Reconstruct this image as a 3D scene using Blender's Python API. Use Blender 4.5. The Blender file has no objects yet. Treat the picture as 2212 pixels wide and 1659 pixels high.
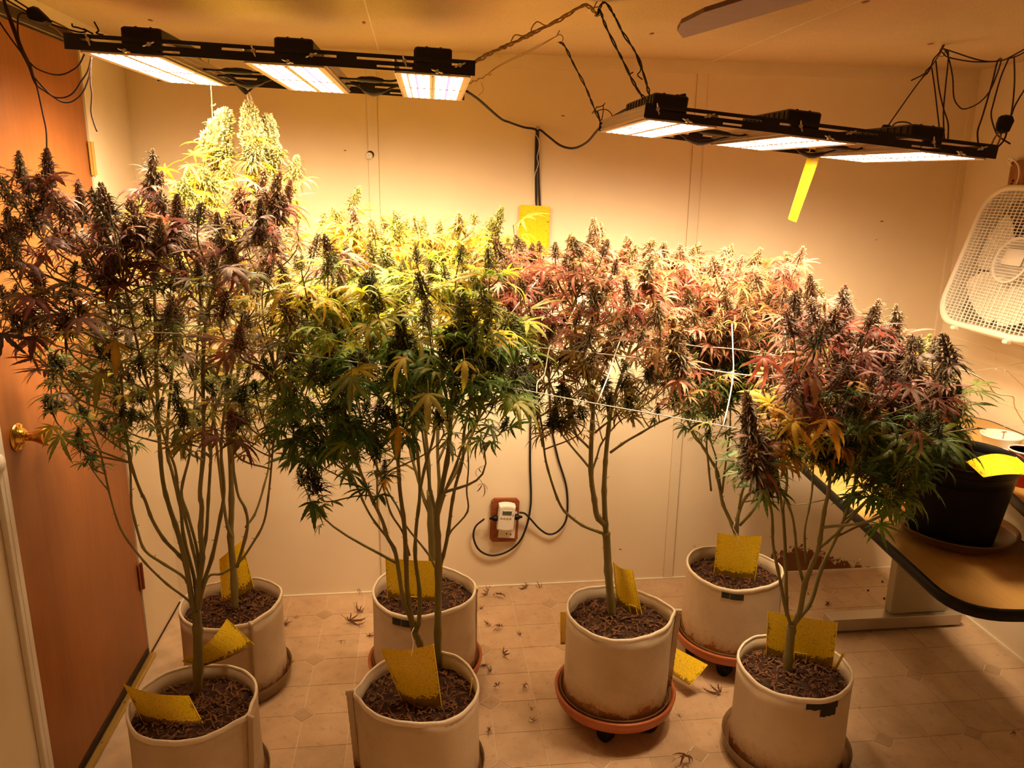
import bpy, math, random
import numpy as np
from mathutils import Vector, Matrix

random.seed(11)
SC = bpy.context.scene
COL = SC.collection
PI = math.pi

# ------------------------------------------------------------------ camera
FPX = 1675.9057
CAM = np.array([0.9908, -2.9949, 1.6773])
YAW, PIT, ROL = 0.12237, 0.25258, -0.01387
def _axes():
    cy, sy, cp, sp, cr, sr = (math.cos(YAW), math.sin(YAW), math.cos(PIT), math.sin(PIT), math.cos(ROL), math.sin(ROL))
    f = np.array([sy*cp, cy*cp, -sp]); r = np.array([cy, -sy, 0.0]); d = np.cross(f, r)
    return r*cr + d*sr, -r*sr + d*cr, f
AR, AD, AF = _axes()
cam = bpy.data.cameras.new('camera')
cam.sensor_fit = 'HORIZONTAL'; cam.sensor_width = 36.0; cam.lens = FPX*36.0/2212.0
cam.clip_start = 0.02
co = bpy.data.objects.new('camera', cam); COL.objects.link(co)
M = Matrix.Identity(4)
for i in range(3):
    M[i][0] = AR[i]; M[i][1] = -AD[i]; M[i][2] = -AF[i]; M[i][3] = CAM[i]
co.matrix_world = M
SC.camera = co

# ------------------------------------------------------------------ world, exposure
W = bpy.data.worlds.new('world'); SC.world = W; W.use_nodes = True
W.node_tree.nodes['Background'].inputs[0].default_value = (1.0, 0.72, 0.45, 1)
W.node_tree.nodes['Background'].inputs[1].default_value = 0.03
vs = SC.view_settings
vs.view_transform = 'Standard'; vs.look = 'None'; vs.gamma = 1.0; vs.use_curve_mapping = False
vs.exposure = 0.24
LED_POWER = 265.0
LED_COLOR = (1.0, 0.70, 0.40)
SC.cycles.max_bounces = 6; SC.cycles.diffuse_bounces = 4; SC.cycles.use_adaptive_sampling = True; SC.cycles.adaptive_threshold = 0.05; SC.cycles.transparent_max_bounces = 6
SC.cycles.sample_clamp_indirect = 6.0
SC.cycles.caustics_reflective = False; SC.cycles.caustics_refractive = False

# ------------------------------------------------------------------ measuring helpers (a sight line met with a plane of the room)
def _ray(px, py):
    return AR*((px-1106.0)/FPX) + AD*((py-829.5)/FPX) + AF
def at(px, py, Y):
    d = _ray(px, py); return Vector(CAM + d*((Y-CAM[1])/d[1]))
def atX(px, py, X):
    d = _ray(px, py); return Vector(CAM + d*((X-CAM[0])/d[0]))
def atZ(px, py, Z):
    d = _ray(px, py); return Vector(CAM + d*((Z-CAM[2])/d[2]))

# ------------------------------------------------------------------ materials
def newmat(name):
    m = bpy.data.materials.new(name); m.use_nodes = True
    nt = m.node_tree; b = nt.nodes['Principled BSDF']
    return m, nt, b
def N(nt, t, **kw):
    n = nt.nodes.new(t)
    for k, v in kw.items():
        setattr(n, k, v)
    return n
def mixc(nt, fac, a, b, blend='MIX'):
    n = N(nt, 'ShaderNodeMix', data_type='RGBA', blend_type=blend)
    for sock, val in ((n.inputs[0], fac), (n.inputs[6], a), (n.inputs[7], b)):
        if hasattr(val, 'links') or hasattr(val, 'is_linked'):
            nt.links.new(val, sock)
        else:
            sock.default_value = val if not isinstance(val, tuple) else (val if len(val) == 4 else (*val, 1))
    return n.outputs[2]
def ramp(nt, src, stops):
    r = N(nt, 'ShaderNodeValToRGB'); nt.links.new(src, r.inputs[0])
    el = r.color_ramp.elements
    while len(el) < len(stops): el.new(0.5)
    for e, (p, c) in zip(el, stops):
        e.position = p; e.color = (c, c, c, 1) if not isinstance(c, tuple) else (*c, 1)
    return r.outputs[0]
def coords(nt, kind='Object', scale=(1, 1, 1)):
    tc = N(nt, 'ShaderNodeTexCoord'); mp = N(nt, 'ShaderNodeMapping')
    if kind == 'World':
        g = N(nt, 'ShaderNodeNewGeometry'); nt.links.new(g.outputs['Position'], mp.inputs[0])
    else:
        nt.links.new(tc.outputs[kind], mp.inputs[0])
    mp.inputs['Scale'].default_value = scale
    return mp.outputs[0]
def noise(nt, vec, scale, detail=4, rough=0.55):
    n = N(nt, 'ShaderNodeTexNoise'); nt.links.new(vec, n.inputs['Vector'])
    n.inputs['Scale'].default_value = scale; n.inputs['Detail'].default_value = detail; n.inputs['Roughness'].default_value = rough
    return n.outputs['Fac']
def bump(nt, b, src, strength, dist=0.01):
    bm_ = N(nt, 'ShaderNodeBump'); bm_.inputs['Strength'].default_value = strength; bm_.inputs['Distance'].default_value = dist
    nt.links.new(src, bm_.inputs['Height']); nt.links.new(bm_.outputs[0], b.inputs['Normal'])
def simple(name, c, rough=0.5, metal=0.0, spec=0.4, var=0.0, vscale=8.0, bmp=0.0, bscale=60.0, stretch=(1, 1, 1), kind='Object'):
    m, nt, b = newmat(name)
    b.inputs['Roughness'].default_value = rough; b.inputs['Metallic'].default_value = metal
    b.inputs['Specular IOR Level'].default_value = spec
    v = coords(nt, kind, stretch)
    f = noise(nt, v, vscale)
    k = ramp(nt, f, [(0.3, 1.0-var), (0.7, 1.0+var)])
    nt.links.new(mixc(nt, 1.0, (*c, 1), k, 'MULTIPLY'), b.inputs['Base Color'])
    if bmp: bump(nt, b, noise(nt, v, bscale), bmp, 0.004)
    return m

MT = {}
m, nt, b = newmat('painted_wall'); MT['wall'] = m
v = coords(nt, 'World'); f = noise(nt, v, 2.2); base = mixc(nt, 1.0, (0.81, 0.70, 0.53, 1), ramp(nt, f, [(0.3, 0.955), (0.7, 1.045)]), 'MULTIPLY')
# old leak at the foot of the back wall: browned, blistered patch
sx = N(nt, 'ShaderNodeSeparateXYZ'); nt.links.new(v, sx.inputs[0])
def mth(op, a, c, d=None):
    n_ = N(nt, 'ShaderNodeMath', operation=op)
    for i_, q_ in enumerate((a, c, d)):
        if q_ is None: continue
        if hasattr(q_, 'is_linked'): nt.links.new(q_, n_.inputs[i_])
        else: n_.inputs[i_].default_value = q_
    return n_.outputs[0]
mx_ = mth('MULTIPLY', mth('ABSOLUTE', mth('SUBTRACT', sx.outputs[0], 2.66), 0), 2.6)
mk_ = mth('ADD', mx_, mth('MULTIPLY', sx.outputs[2], 7.0))
st1 = mth('ADD', mk_, mth('MULTIPLY', noise(nt, v, 22, 5, 0.7), -1.5))
back_ = mth('GREATER_THAN', sx.outputs[1], -0.02)
base = mixc(nt, mth('MULTIPLY', ramp(nt, st1, [(-0.35, 1.0), (0.05, 0.0)]), back_), base, (0.56, 0.37, 0.20, 1))
base = mixc(nt, mth('MULTIPLY', ramp(nt, mth('ADD', mk_, mth('MULTIPLY', noise(nt, v, 34, 6, 0.75), -1.75)), [(-0.78, 1.0), (-0.60, 0.0)]), back_), base, (0.20, 0.08, 0.03, 1))
nt.links.new(base, b.inputs['Base Color']); b.inputs['Roughness'].default_value = 0.55; b.inputs['Specular IOR Level'].default_value = 0.25
bump(nt, b, noise(nt, v, 90), 0.05, 0.004)
MT['trim'] = simple('painted_trim', (0.78, 0.68, 0.52), 0.5, var=0.03)
MT['casing'] = simple('white_casing', (0.80, 0.74, 0.66), 0.35, var=0.03)
MT['crack'] = simple('dark_gap', (0.05, 0.025, 0.012), 0.9)
m, nt, b = newmat('ceiling_board'); MT['ceiling'] = m
v = coords(nt, 'World'); f = noise(nt, v, 260, 3, 0.7); g = noise(nt, v, 2.0)
c1 = mixc(nt, ramp(nt, f, [(0.36, 0.0), (0.44, 1.0)]), (0.46, 0.34, 0.19), (0.66, 0.52, 0.33))
nt.links.new(mixc(nt, 1.0, c1, ramp(nt, g, [(0.3, 0.93), (0.7, 1.05)]), 'MULTIPLY'), b.inputs['Base Color'])
b.inputs['Roughness'].default_value = 0.9; b.inputs['Specular IOR Level'].default_value = 0.1
bump(nt, b, f, 0.35, 0.004)
# vinyl tiles: one tone per tile, marbled
def tile_mat(name, c, d):
    m, nt, b = newmat(name)
    v = coords(nt, 'World'); f = noise(nt, v, 9, 6, 0.65); f2 = noise(nt, v, 40, 4)
    c1 = mixc(nt, ramp(nt, f, [(0.32, 0.0), (0.68, 1.0)]), d, c)
    c1 = mixc(nt, ramp(nt, f2, [(0.3, 0.0), (0.42, 1.0)]), mixc(nt, 0.3, c1, (0.2, 0.11, 0.06, 1)), c1)
    oi = N(nt, 'ShaderNodeObjectInfo')
    nt.links.new(mixc(nt, 1.0, c1, ramp(nt, oi.outputs['Random'], [(0, 0.93), (1, 1.06)]), 'MULTIPLY'), b.inputs['Base Color'])
    b.inputs['Roughness'].default_value = 0.36; b.inputs['Specular IOR Level'].default_value = 0.35
    return m
MT['tile'] = tile_mat('vinyl_tile', (0.60, 0.42, 0.27), (0.47, 0.315, 0.19))
MT['accent'] = tile_mat('vinyl_accent', (0.50, 0.34, 0.21), (0.41, 0.27, 0.16))
MT['grout'] = simple('vinyl_joint', (0.68, 0.52, 0.36), 0.5, var=0.15, vscale=14, kind='World')
MT['floor'] = simple('vinyl_sheet', (0.55, 0.385, 0.245), 0.4, var=0.12, vscale=6, kind='World')
m, nt, b = newmat('door_veneer'); MT['door'] = m
v = coords(nt, 'World', (22, 22, 1.3)); f = noise(nt, v, 3.0, 6, 0.6); v2 = coords(nt, 'World', (1, 1, 0.6)); g = noise(nt, v2, 2.2)
c1 = mixc(nt, f, (0.25, 0.078, 0.019), (0.39, 0.14, 0.036))
nt.links.new(mixc(nt, 1.0, c1, ramp(nt, g, [(0.3, 0.78), (0.7, 1.12)]), 'MULTIPLY'), b.inputs['Base Color'])
b.inputs['Roughness'].default_value = 0.42
MT['brass'] = simple('brass', (0.85, 0.52, 0.12), 0.16, metal=1.0)
MT['threshold'] = simple('threshold_metal', (0.62, 0.45, 0.12), 0.4, metal=0.7)
MT['rust_hinge'] = simple('hinge_paint', (0.22, 0.045, 0.015), 0.5)
MT['hinge_light'] = simple('hinge_brass', (0.6, 0.4, 0.12), 0.4, metal=0.5)
MT['black'] = simple('black_paint', (0.012, 0.010, 0.010), 0.42, spec=0.3)
MT['blackplastic'] = simple('black_plastic', (0.005, 0.004, 0.004), 0.5, spec=0.2)
MT['tub'] = simple('milky_plastic', (0.72, 0.68, 0.62), 0.4)
MT['cord'] = simple('black_cord', (0.012, 0.008, 0.008), 0.55)
MT['rope'] = simple('braided_rope', (0.03, 0.012, 0.008), 0.9)
MT['tanwire'] = simple('tan_wire', (0.34, 0.21, 0.08), 0.5)
MT['steel'] = simple('steel', (0.55, 0.5, 0.45), 0.3, metal=1.0)
MT['alu'] = simple('ribbed_aluminium', (0.50, 0.40, 0.32), 0.38, metal=0.85)
MT['board'] = simple('led_board', (0.62, 0.46, 0.36), 0.5)
MT['seam'] = simple('panel_seam', (0.50, 0.36, 0.21), 0.7)
MT['whiteplastic'] = simple('white_plastic', (0.80, 0.76, 0.70), 0.35)
MT['greyscreen'] = simple('lcd', (0.09, 0.10, 0.075), 0.2)
MT['clay'] = simple('terracotta_plastic', (0.42, 0.115, 0.035), 0.45, var=0.08)
m, nt, b = newmat('clear_plastic'); MT['clear'] = m
b.inputs['Base Color'].default_value = (0.66, 0.40, 0.19, 1); b.inputs['Roughness'].default_value = 0.22
b.inputs['Transmission Weight'].default_value = 0.7; b.inputs['IOR'].default_value = 1.2
m, nt, b = newmat('laminate_top'); MT['laminate'] = m
v = coords(nt, 'World', (30, 2.0, 2)); f = noise(nt, v, 4, 5)
nt.links.new(mixc(nt, f, (0.42, 0.235, 0.06), (0.55, 0.33, 0.10)), b.inputs['Base Color']); b.inputs['Roughness'].default_value = 0.38
MT['deskmetal'] = simple('beige_metal', (0.40, 0.33, 0.22), 0.5, var=0.03)
MT['deskfoot'] = simple('brushed_foot', (0.50, 0.43, 0.34), 0.34, metal=0.6)
MT['woodplate'] = simple('brown_wood', (0.26, 0.070, 0.022), 0.5, var=0.25, vscale=6, stretch=(1, 1, 8))
MT['roughwood'] = simple('rough_board', (0.36, 0.155, 0.055), 0.75, var=0.3, vscale=7, stretch=(1, 6, 1))
MT['redcup'] = simple('red_cup', (0.36, 0.012, 0.008), 0.3)
MT['string'] = simple('white_string', (0.86, 0.80, 0.72), 0.7)
MT['greentwine'] = simple('green_twine', (0.45, 0.62, 0.25), 0.7)
MT['fanplastic'] = simple('fan_white', (0.86, 0.80, 0.70), 0.4, var=0.03)
MT['fandark'] = simple('fan_inside', (0.20, 0.15, 0.11), 0.7)
MT['blade'] = simple('fan_blade_wood', (0.16, 0.055, 0.03), 0.45, var=0.15, vscale=10, stretch=(1, 8, 1))
MT['patch'] = simple('brand_patch', (0.018, 0.022, 0.014), 0.6, var=0.4, vscale=40)
MT['tape'] = simple('black_tape', (0.016, 0.010, 0.007), 0.55)
MT['stain'] = simple('mould_stain', (0.15, 0.055, 0.02), 0.9, var=0.5, vscale=18, kind='World')
MT['dryleaf'] = simple('dry_leaf', (0.16, 0.068, 0.025), 0.85, var=0.4, vscale=30)
MT['paint_chip'] = simple('paint_flakes', (0.75, 0.66, 0.5), 0.7)
MT['soil'] = simple('dark_soil', (0.045, 0.017, 0.008), 0.95, var=0.6, vscale=40, bmp=0.6, bscale=90)
# fabric pots: off-white felt with the tide marks of watering near the base
m, nt, b = newmat('felt_pot'); MT['felt'] = m
tc = N(nt, 'ShaderNodeTexCoord'); sx = N(nt, 'ShaderNodeSeparateXYZ'); nt.links.new(tc.outputs['Object'], sx.inputs[0])
v = coords(nt, 'World'); f = noise(nt, v, 16, 6, 0.7); g = noise(nt, v, 4, 4); h = noise(nt, v, 60, 4, 0.7)
add = N(nt, 'ShaderNodeMath', operation='MULTIPLY_ADD'); nt.links.new(f, add.inputs[0]); add.inputs[1].default_value = -0.13; nt.links.new(sx.outputs[2], add.inputs[2])
add2 = N(nt, 'ShaderNodeMath', operation='MULTIPLY_ADD'); nt.links.new(h, add2.inputs[0]); add2.inputs[1].default_value = -0.06; nt.links.new(add.outputs[0], add2.inputs[2])
add3 = N(nt, 'ShaderNodeMath', operation='ADD'); nt.links.new(add2.outputs[0], add3.inputs[0]); add3.inputs[1].default_value = 0.062; add2 = add3
clean = mixc(nt, ramp(nt, g, [(0.35, 0.0), (0.65, 1.0)]), (0.55, 0.43, 0.30), (0.66, 0.54, 0.39))
st = mixc(nt, ramp(nt, add2.outputs[0], [(0.0, 1.0), (0.06, 0.0)]), clean, (0.44, 0.28, 0.15))
st = mixc(nt, ramp(nt, add2.outputs[0], [(0.0, 1.0), (0.008, 0.0)]), st, (0.30, 0.115, 0.04))
st = mixc(nt, ramp(nt, noise(nt, v, 7, 6, 0.7), [(0.30, 0.55), (0.46, 0.0)]), st, (0.46, 0.34, 0.22))
nt.links.new(st, b.inputs['Base Color']); b.inputs['Roughness'].default_value = 0.95; b.inputs['Specular IOR Level'].default_value = 0.1
bump(nt, b, h, 0.25, 0.003)
MT['hem'] = simple('felt_hem', (0.80, 0.69, 0.55), 0.9, var=0.06, vscale=30, bmp=0.3, bscale=150)
MT['thread'] = simple('seam_thread', (0.20, 0.12, 0.06), 0.8)
# yellow sticky cards peppered with gnats, thickest along the foot of the card
m, nt, b = newmat('sticky_card'); MT['sticky'] = m
v = coords(nt, 'World'); vo = N(nt, 'ShaderNodeTexVoronoi'); nt.links.new(v, vo.inputs['Vector']); vo.inputs['Scale'].default_value = 210
nz = noise(nt, v, 120, 3, 0.8)
at_ = N(nt, 'ShaderNodeAttribute', attribute_name='Col')
dens = N(nt, 'ShaderNodeMath', operation='MULTIPLY'); nt.links.new(at_.outputs['Fac'], dens.inputs[0]); dens.inputs[1].default_value = 0.95
lt = N(nt, 'ShaderNodeMath', operation='LESS_THAN'); nt.links.new(nz, lt.inputs[0])
ad = N(nt, 'ShaderNodeMath', operation='ADD'); nt.links.new(dens.outputs[0], ad.inputs[0]); ad.inputs[1].default_value = 0.24
nt.links.new(ad.outputs[0], lt.inputs[1])
lt2 = N(nt, 'ShaderNodeMath', operation='LESS_THAN'); nt.links.new(vo.outputs['Distance'], lt2.inputs[0])
ml = N(nt, 'ShaderNodeMath', operation='MULTIPLY_ADD'); nt.links.new(at_.outputs['Fac'], ml.inputs[0]); ml.inputs[1].default_value = 0.5; ml.inputs[2].default_value = 0.19
nt.links.new(ml.outputs[0], lt2.inputs[1])
mx = N(nt, 'ShaderNodeMath', operation='MAXIMUM'); nt.links.new(lt.outputs[0], mx.inputs[0]); nt.links.new(lt2.outputs[0], mx.inputs[1])
vr = N(nt, 'ShaderNodeMath', operation='MULTIPLY'); nt.links.new(mx.outputs[0], vr.inputs[0]); vr.inputs[1].default_value = 0.9
nt.links.new(mixc(nt, vr.outputs[0], (0.86, 0.60, 0.015), (0.16, 0.075, 0.008)), b.inputs['Base Color'])
b.inputs['Roughness'].default_value = 0.28
MT['stickyedge'] = simple('sticky_card_border', (0.86, 0.62, 0.03), 0.35)
# foliage: colour of the leaf itself (object colour x a per-vertex tone), thin enough to let light through
m, nt, b = newmat('leaf'); MT['leaf'] = m
oi = N(nt, 'ShaderNodeObjectInfo'); ac = N(nt, 'ShaderNodeAttribute', attribute_name='Col')
cc = mixc(nt, 1.0, oi.outputs['Color'], ac.outputs['Color'], 'MULTIPLY')
v = coords(nt, 'World'); f = noise(nt, v, 45, 3)
cc = mixc(nt, 1.0, cc, ramp(nt, f, [(0.3, 0.8), (0.7, 1.2)]), 'MULTIPLY')
nt.links.new(cc, b.inputs['Base Color']); b.inputs['Roughness'].default_value = 0.5; b.inputs['Specular IOR Level'].default_value = 0.35
tr = N(nt, 'ShaderNodeBsdfTranslucent'); nt.links.new(cc, tr.inputs[0])
ms = N(nt, 'ShaderNodeMixShader'); ms.inputs[0].default_value = 0.45
nt.links.new(b.outputs[0], ms.inputs[1]); nt.links.new(tr.outputs[0], ms.inputs[2])
nt.links.new(ms.outputs[0], nt.nodes['Material Output'].inputs['Surface'])
m, nt, b = newmat('flower'); MT['bud'] = m
oi = N(nt, 'ShaderNodeObjectInfo'); ac = N(nt, 'ShaderNodeAttribute', attribute_name='Col')
cc = mixc(nt, 1.0, oi.outputs['Color'], ac.outputs['Color'], 'MULTIPLY')
nt.links.new(cc, b.inputs['Base Color']); b.inputs['Roughness'].default_value = 0.65; b.inputs['Specular IOR Level'].default_value = 0.3
MT['stem'] = simple('green_stem', (0.20, 0.165, 0.055), 0.6, var=0.22, vscale=24, stretch=(1, 1, 0.3), bmp=0.2, bscale=120, kind='World')
def emit(name, c, s):
    m, nt, b = newmat(name)
    e = N(nt, 'ShaderNodeEmission'); e.inputs[0].default_value = (*c, 1); e.inputs[1].default_value = s
    nt.links.new(e.outputs[0], nt.nodes['Material Output'].inputs['Surface']); return m
MT['led'] = emit('led_glow', LED_COLOR, LED_POWER)
# the diodes have lenses: they throw more light straight down than sideways
nt = MT['led'].node_tree; g_ = N(nt, 'ShaderNodeNewGeometry'); dp_ = N(nt, 'ShaderNodeVectorMath', operation='DOT_PRODUCT')
nt.links.new(g_.outputs['Incoming'], dp_.inputs[0]); nt.links.new(g_.outputs['Normal'], dp_.inputs[1])
nt.links.new(mth('MULTIPLY', mth('POWER', mth('ABSOLUTE', dp_.outputs['Value'], 0), 1.5), LED_POWER), nt.nodes['Emission'].inputs[1])
MT['leddot'] = emit('led_dot', (1.0, 0.75, 0.5), 6.0)
MT['ledpurple'] = emit('led_dot_purple', (0.55, 0.22, 1.0), 3.0)
for k_ in ('leddot', 'ledpurple'): MT[k_].cycles.emission_sampling = 'NONE'

# ------------------------------------------------------------------ mesh builder
class MB:
    def __init__(s): s.v = []; s.f = []; s.c = []; s.usec = False
    def add(s, vs, fs, col=None):
        o = len(s.v); s.v += [tuple(x) for x in vs]; s.f += [tuple(i+o for i in f) for f in fs]
        if col is not None:
            s.usec = True; s.c += col if isinstance(col, list) else [col]*len(vs)
        else: s.c += [(1, 1, 1)]*len(vs)
    def box(s, c, d, R=None):
        x, y, z = d[0]/2, d[1]/2, d[2]/2
        vs = [Vector(p) for p in ((-x,-y,-z),(x,-y,-z),(x,y,-z),(-x,y,-z),(-x,-y,z),(x,-y,z),(x,y,z),(-x,y,z))]
        if R is not None: vs = [R @ p for p in vs]
        s.add([p+Vector(c) for p in vs], [(0,3,2,1),(4,5,6,7),(0,1,5,4),(1,2,6,5),(2,3,7,6),(3,0,4,7)])
    def bbox(s, c, d, bv=0.003, R=None):
        # a box with chamfered edges on all sides: outline octagon swept over three levels
        x, y, z = d[0]/2, d[1]/2, d[2]/2
        bv = min(bv, x*.9, y*.9, z*.9)
        def loop(ix, iy, zz):
            X, Y = x-ix, y-iy
            return [(-X+bv,-Y,zz),(X-bv,-Y,zz),(X,-Y+bv,zz),(X,Y-bv,zz),(X-bv,Y,zz),(-X+bv,Y,zz),(-X,Y-bv,zz),(-X,-Y+bv,zz)]
        vs = loop(bv,bv,-z)+loop(0,0,-z+bv)+loop(0,0,z-bv)+loop(bv,bv,z)
        vs = [Vector(p) for p in vs]
        if R is not None: vs = [R @ p for p in vs]
        fs = [tuple(range(7,-1,-1)), tuple(range(24,32))]
        for k in range(3):
            for i in range(8):
                j = (i+1) % 8; fs.append((k*8+i, k*8+j, k*8+8+j, k*8+8+i))
        s.add([p+Vector(c) for p in vs], fs)
    def tube(s, pts, r, n=6, cap=True, col=None):
        pts = [Vector(p) for p in pts]
        if not hasattr(r, '__len__'): r = [r]*len(pts)
        vs = []; prev = None
        for i, p in enumerate(pts):
            t = (pts[min(i+1, len(pts)-1)]-pts[max(i-1, 0)])
            if t.length < 1e-9: t = Vector((0, 0, 1))
            t.normalize()
            if prev is None:
                a = Vector((1, 0, 0)) if abs(t.x) < .8 else Vector((0, 1, 0)); u = t.cross(a).normalized()
            else:
                u = prev - t*prev.dot(t)
                u = u.normalized() if u.length > 1e-6 else t.orthogonal().normalized()
            prev = u; w = t.cross(u)
            for k in range(n):
                a = 2*PI*k/n; vs.append(p+(u*math.cos(a)+w*math.sin(a))*r[i])
        fs = []
        for i in range(len(pts)-1):
            for k in range(n):
                j = (k+1) % n; fs.append((i*n+k, i*n+j, (i+1)*n+j, (i+1)*n+k))
        if cap:
            fs.append(tuple(range(n-1, -1, -1))); fs.append(tuple(range((len(pts)-1)*n, len(pts)*n)))
        s.add(vs, fs, col)
    def lathe(s, prof, n=40, c=(0, 0, 0), R=None, wob=None):
        vs = []
        for (r, z) in prof:
            for k in range(n):
                a = 2*PI*k/n; rr = r*(wob(a, z) if wob else 1.0)
                p = Vector((rr*math.cos(a), rr*math.sin(a), z))
                if R is not None: p = R @ p
                vs.append(p+Vector(c))
        fs = []
        for i in range(len(prof)-1):
            for k in range(n):
                j = (k+1) % n; fs.append((i*n+k, i*n+j, (i+1)*n+j, (i+1)*n+k))
        if prof[0][0] > 1e-6: fs.append(tuple(range(n-1, -1, -1)))
        if prof[-1][0] > 1e-6: fs.append(tuple(range((len(prof)-1)*n, len(prof)*n)))
        s.add(vs, fs)
    def prism(s, poly, z0, z1):
        n = len(poly)
        vs = [(x, y, z0) for x, y in poly]+[(x, y, z1) for x, y in poly]
        s.add(vs, [tuple(range(n-1, -1, -1)), tuple(range(n, 2*n))]+[(i, (i+1) % n, n+(i+1) % n, n+i) for i in range(n)])
    def mesh(s, name, mat, smooth=False):
        me = bpy.data.meshes.new(name); me.from_pydata(s.v, [], s.f); me.materials.append(mat)
        if s.usec:
            ca = me.color_attributes.new('Col', 'FLOAT_COLOR', 'POINT')
            ca.data.foreach_set('color', np.array([(*c, 1.0) for c in s.c], dtype=np.float32).ravel())
        if smooth: me.polygons.foreach_set('use_smooth', [True]*len(me.polygons))
        me.update(); return me
    def obj(s, name, mat, parent=None, smooth=False, loc=None):
        return link(name, s.mesh(name, mat, smooth), parent, loc)
def link(name, me, parent=None, loc=None):
    o = bpy.data.objects.new(name, me); COL.objects.link(o)
    if parent is not None:
        o.parent = parent
        if loc is None: o.location = -world_loc(parent)      # mesh given in room coordinates
    if loc is not None: o.location = loc
    return o
def world_loc(o):
    v = Vector(o.location)
    while o.parent: o = o.parent; v += o.location
    return v
def thing(name, loc, label, cat, group=None):
    o = bpy.data.objects.new(name, None); COL.objects.link(o); o.location = loc; o.empty_display_size = .05
    o['label'] = label; o['category'] = cat
    if group: o['group'] = group
    return o
def tag(o, label, cat, group=None):
    o['label'] = label; o['category'] = cat
    if group: o['group'] = group
    return o
def struct(o, label=None):
    o['kind'] = 'structure'
    if label: o['label'] = label
    return o
def spline(pts, k=6):
    pts = [Vector(p) for p in pts]
    if len(pts) < 3: return [pts[0].lerp(pts[-1], i/k) for i in range(k+1)]
    out = []; P = [pts[0]*2-pts[1]]+pts+[pts[-1]*2-pts[-2]]
    for i in range(1, len(P)-2):
        a, b_, c, d = P[i-1], P[i], P[i+1], P[i+2]
        for j in range(k):
            t = j/k
            out.append(0.5*((2*b_)+(c-a)*t+(2*a-5*b_+4*c-d)*t*t+(3*b_-a-3*c+d)*t**3))
    out.append(pts[-1]); return out
def pxs(seq, Y):
    # sight-line points at depth Y (a number, or (from, to) spread along the run)
    n = len(seq)
    if isinstance(Y, (tuple, list)): return [at(x, y, Y[0]+(Y[1]-Y[0])*i/max(1, n-1)) for i, (x, y) in enumerate(seq)]
    return [at(x, y, Y) for x, y in seq]

# ------------------------------------------------------------------ the room
RW, RH, FRONT = 3.177, 2.13, -4.3
def slab(name, c, d, mat):
    b_ = MB(); b_.box(c, d); return struct(b_.obj(name, mat))
floor = slab('floor', (RW/2, FRONT/2, -0.052), (RW+.2, -FRONT+.2, 0.1), MT['floor'])
fl = MB(); fl.box((RW/2, -0.85, -0.0018), (RW, 1.7, 0.0008)); fl.obj('joint_bed', MT['grout'], floor)
ceil_ = slab('ceiling', (RW/2, FRONT/2, RH+0.05), (RW+.2, -FRONT+.2, 0.1), MT['ceiling'])
wback = slab('wall_back', (RW/2, 0.05, RH/2), (RW+.2, 0.1, RH), MT['wall'])
wright = slab('wall_right', (RW+0.05, FRONT/2, RH/2), (0.1, -FRONT, RH), MT['wall'])
wfront = slab('wall_front', (RW/2, FRONT-0.05, RH/2), (RW+.2, 0.1, RH), MT['wall'])
# left wall with the door opening
DY0, DY1, DTOP = -1.118, -0.372, 2.065
wl = MB()
wl.box((-0.05, DY1/2, RH/2), (0.1, -DY1, RH))
wl.box((-0.05, (DY0+FRONT)/2, RH/2), (0.1, DY0-FRONT, RH))
wl.box((-0.05, (DY0+DY1)/2, (DTOP+RH)/2), (0.1, DY1-DY0, RH-DTOP))
wleft = struct(wl.obj('wall_left', MT['wall']))
wl = MB(); wl.box((-0.093, (DY0+DY1)/2, DTOP/2), (0.01, DY1-DY0+.1, DTOP)); wl.obj('opening_back', MT['crack'], wleft)

# floor tiles: 15 cm squares, one corner of each cut by a small diamond inset
CELL, GX, GY = 0.152, 0.5975, -0.1565
H_ = 0.0013; CUT = 0.036
def clipped_tile(cx):
    h = CELL/2-H_; k = CUT
    sgx, sgy = cx
    pts = [(-h, -h), (h, -h), (h, h), (-h, h)]; out = []
    for (x, y) in pts:
        if (x > 0) == (sgx > 0) and (y > 0) == (sgy > 0):
            a, b_ = (x, y-math.copysign(k, y)), (x-math.copysign(k, x), y)
            # keep counter-clockwise order
            if (x > 0) == (y > 0): out += [a, b_]
            else: out += [b_, a]
        else: out.append((x, y))
    mb = MB(); mb.prism(out, -0.0014, 0.0); return mb.mesh('tile', MT['tile'])
TM = {(sx, sy): clipped_tile((sx, sy)) for sx in (-1, 1) for sy in (-1, 1)}
dm = MB(); k = CUT-2*H_; dm.prism([(k, 0), (0, k), (-k, 0), (0, -k)], -0.0014, 0.0); DM = dm.mesh('accent_tile', MT['accent'])
for i in range(-4, 18):
    for j in range(-10, 2):
        cx = GX+(i+.5)*CELL; cy = GY+(j+.5)*CELL
        if cx-CELL/2 < 0.0 or cx+CELL/2 > RW+.01 or cy+CELL/2 > 0.012 or cx < 0: continue
        sx = -1 if i % 2 == 0 else 1; sy = -1 if j % 2 == 0 else 1
        o = link('tile', TM[(sx, sy)], floor, (cx, cy, 0)); o.location = Vector((cx, cy, 0))-world_loc(floor)
for i in range(-2, 9):
    for j in range(-5, 1):
        x = GX+2*i*CELL; y = GY+2*j*CELL
        if x < 0.03 or x > RW-.03 or y > -.03: continue
        link('accent_tile', DM, floor, Vector((x, y, 0))-world_loc(floor))

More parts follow.
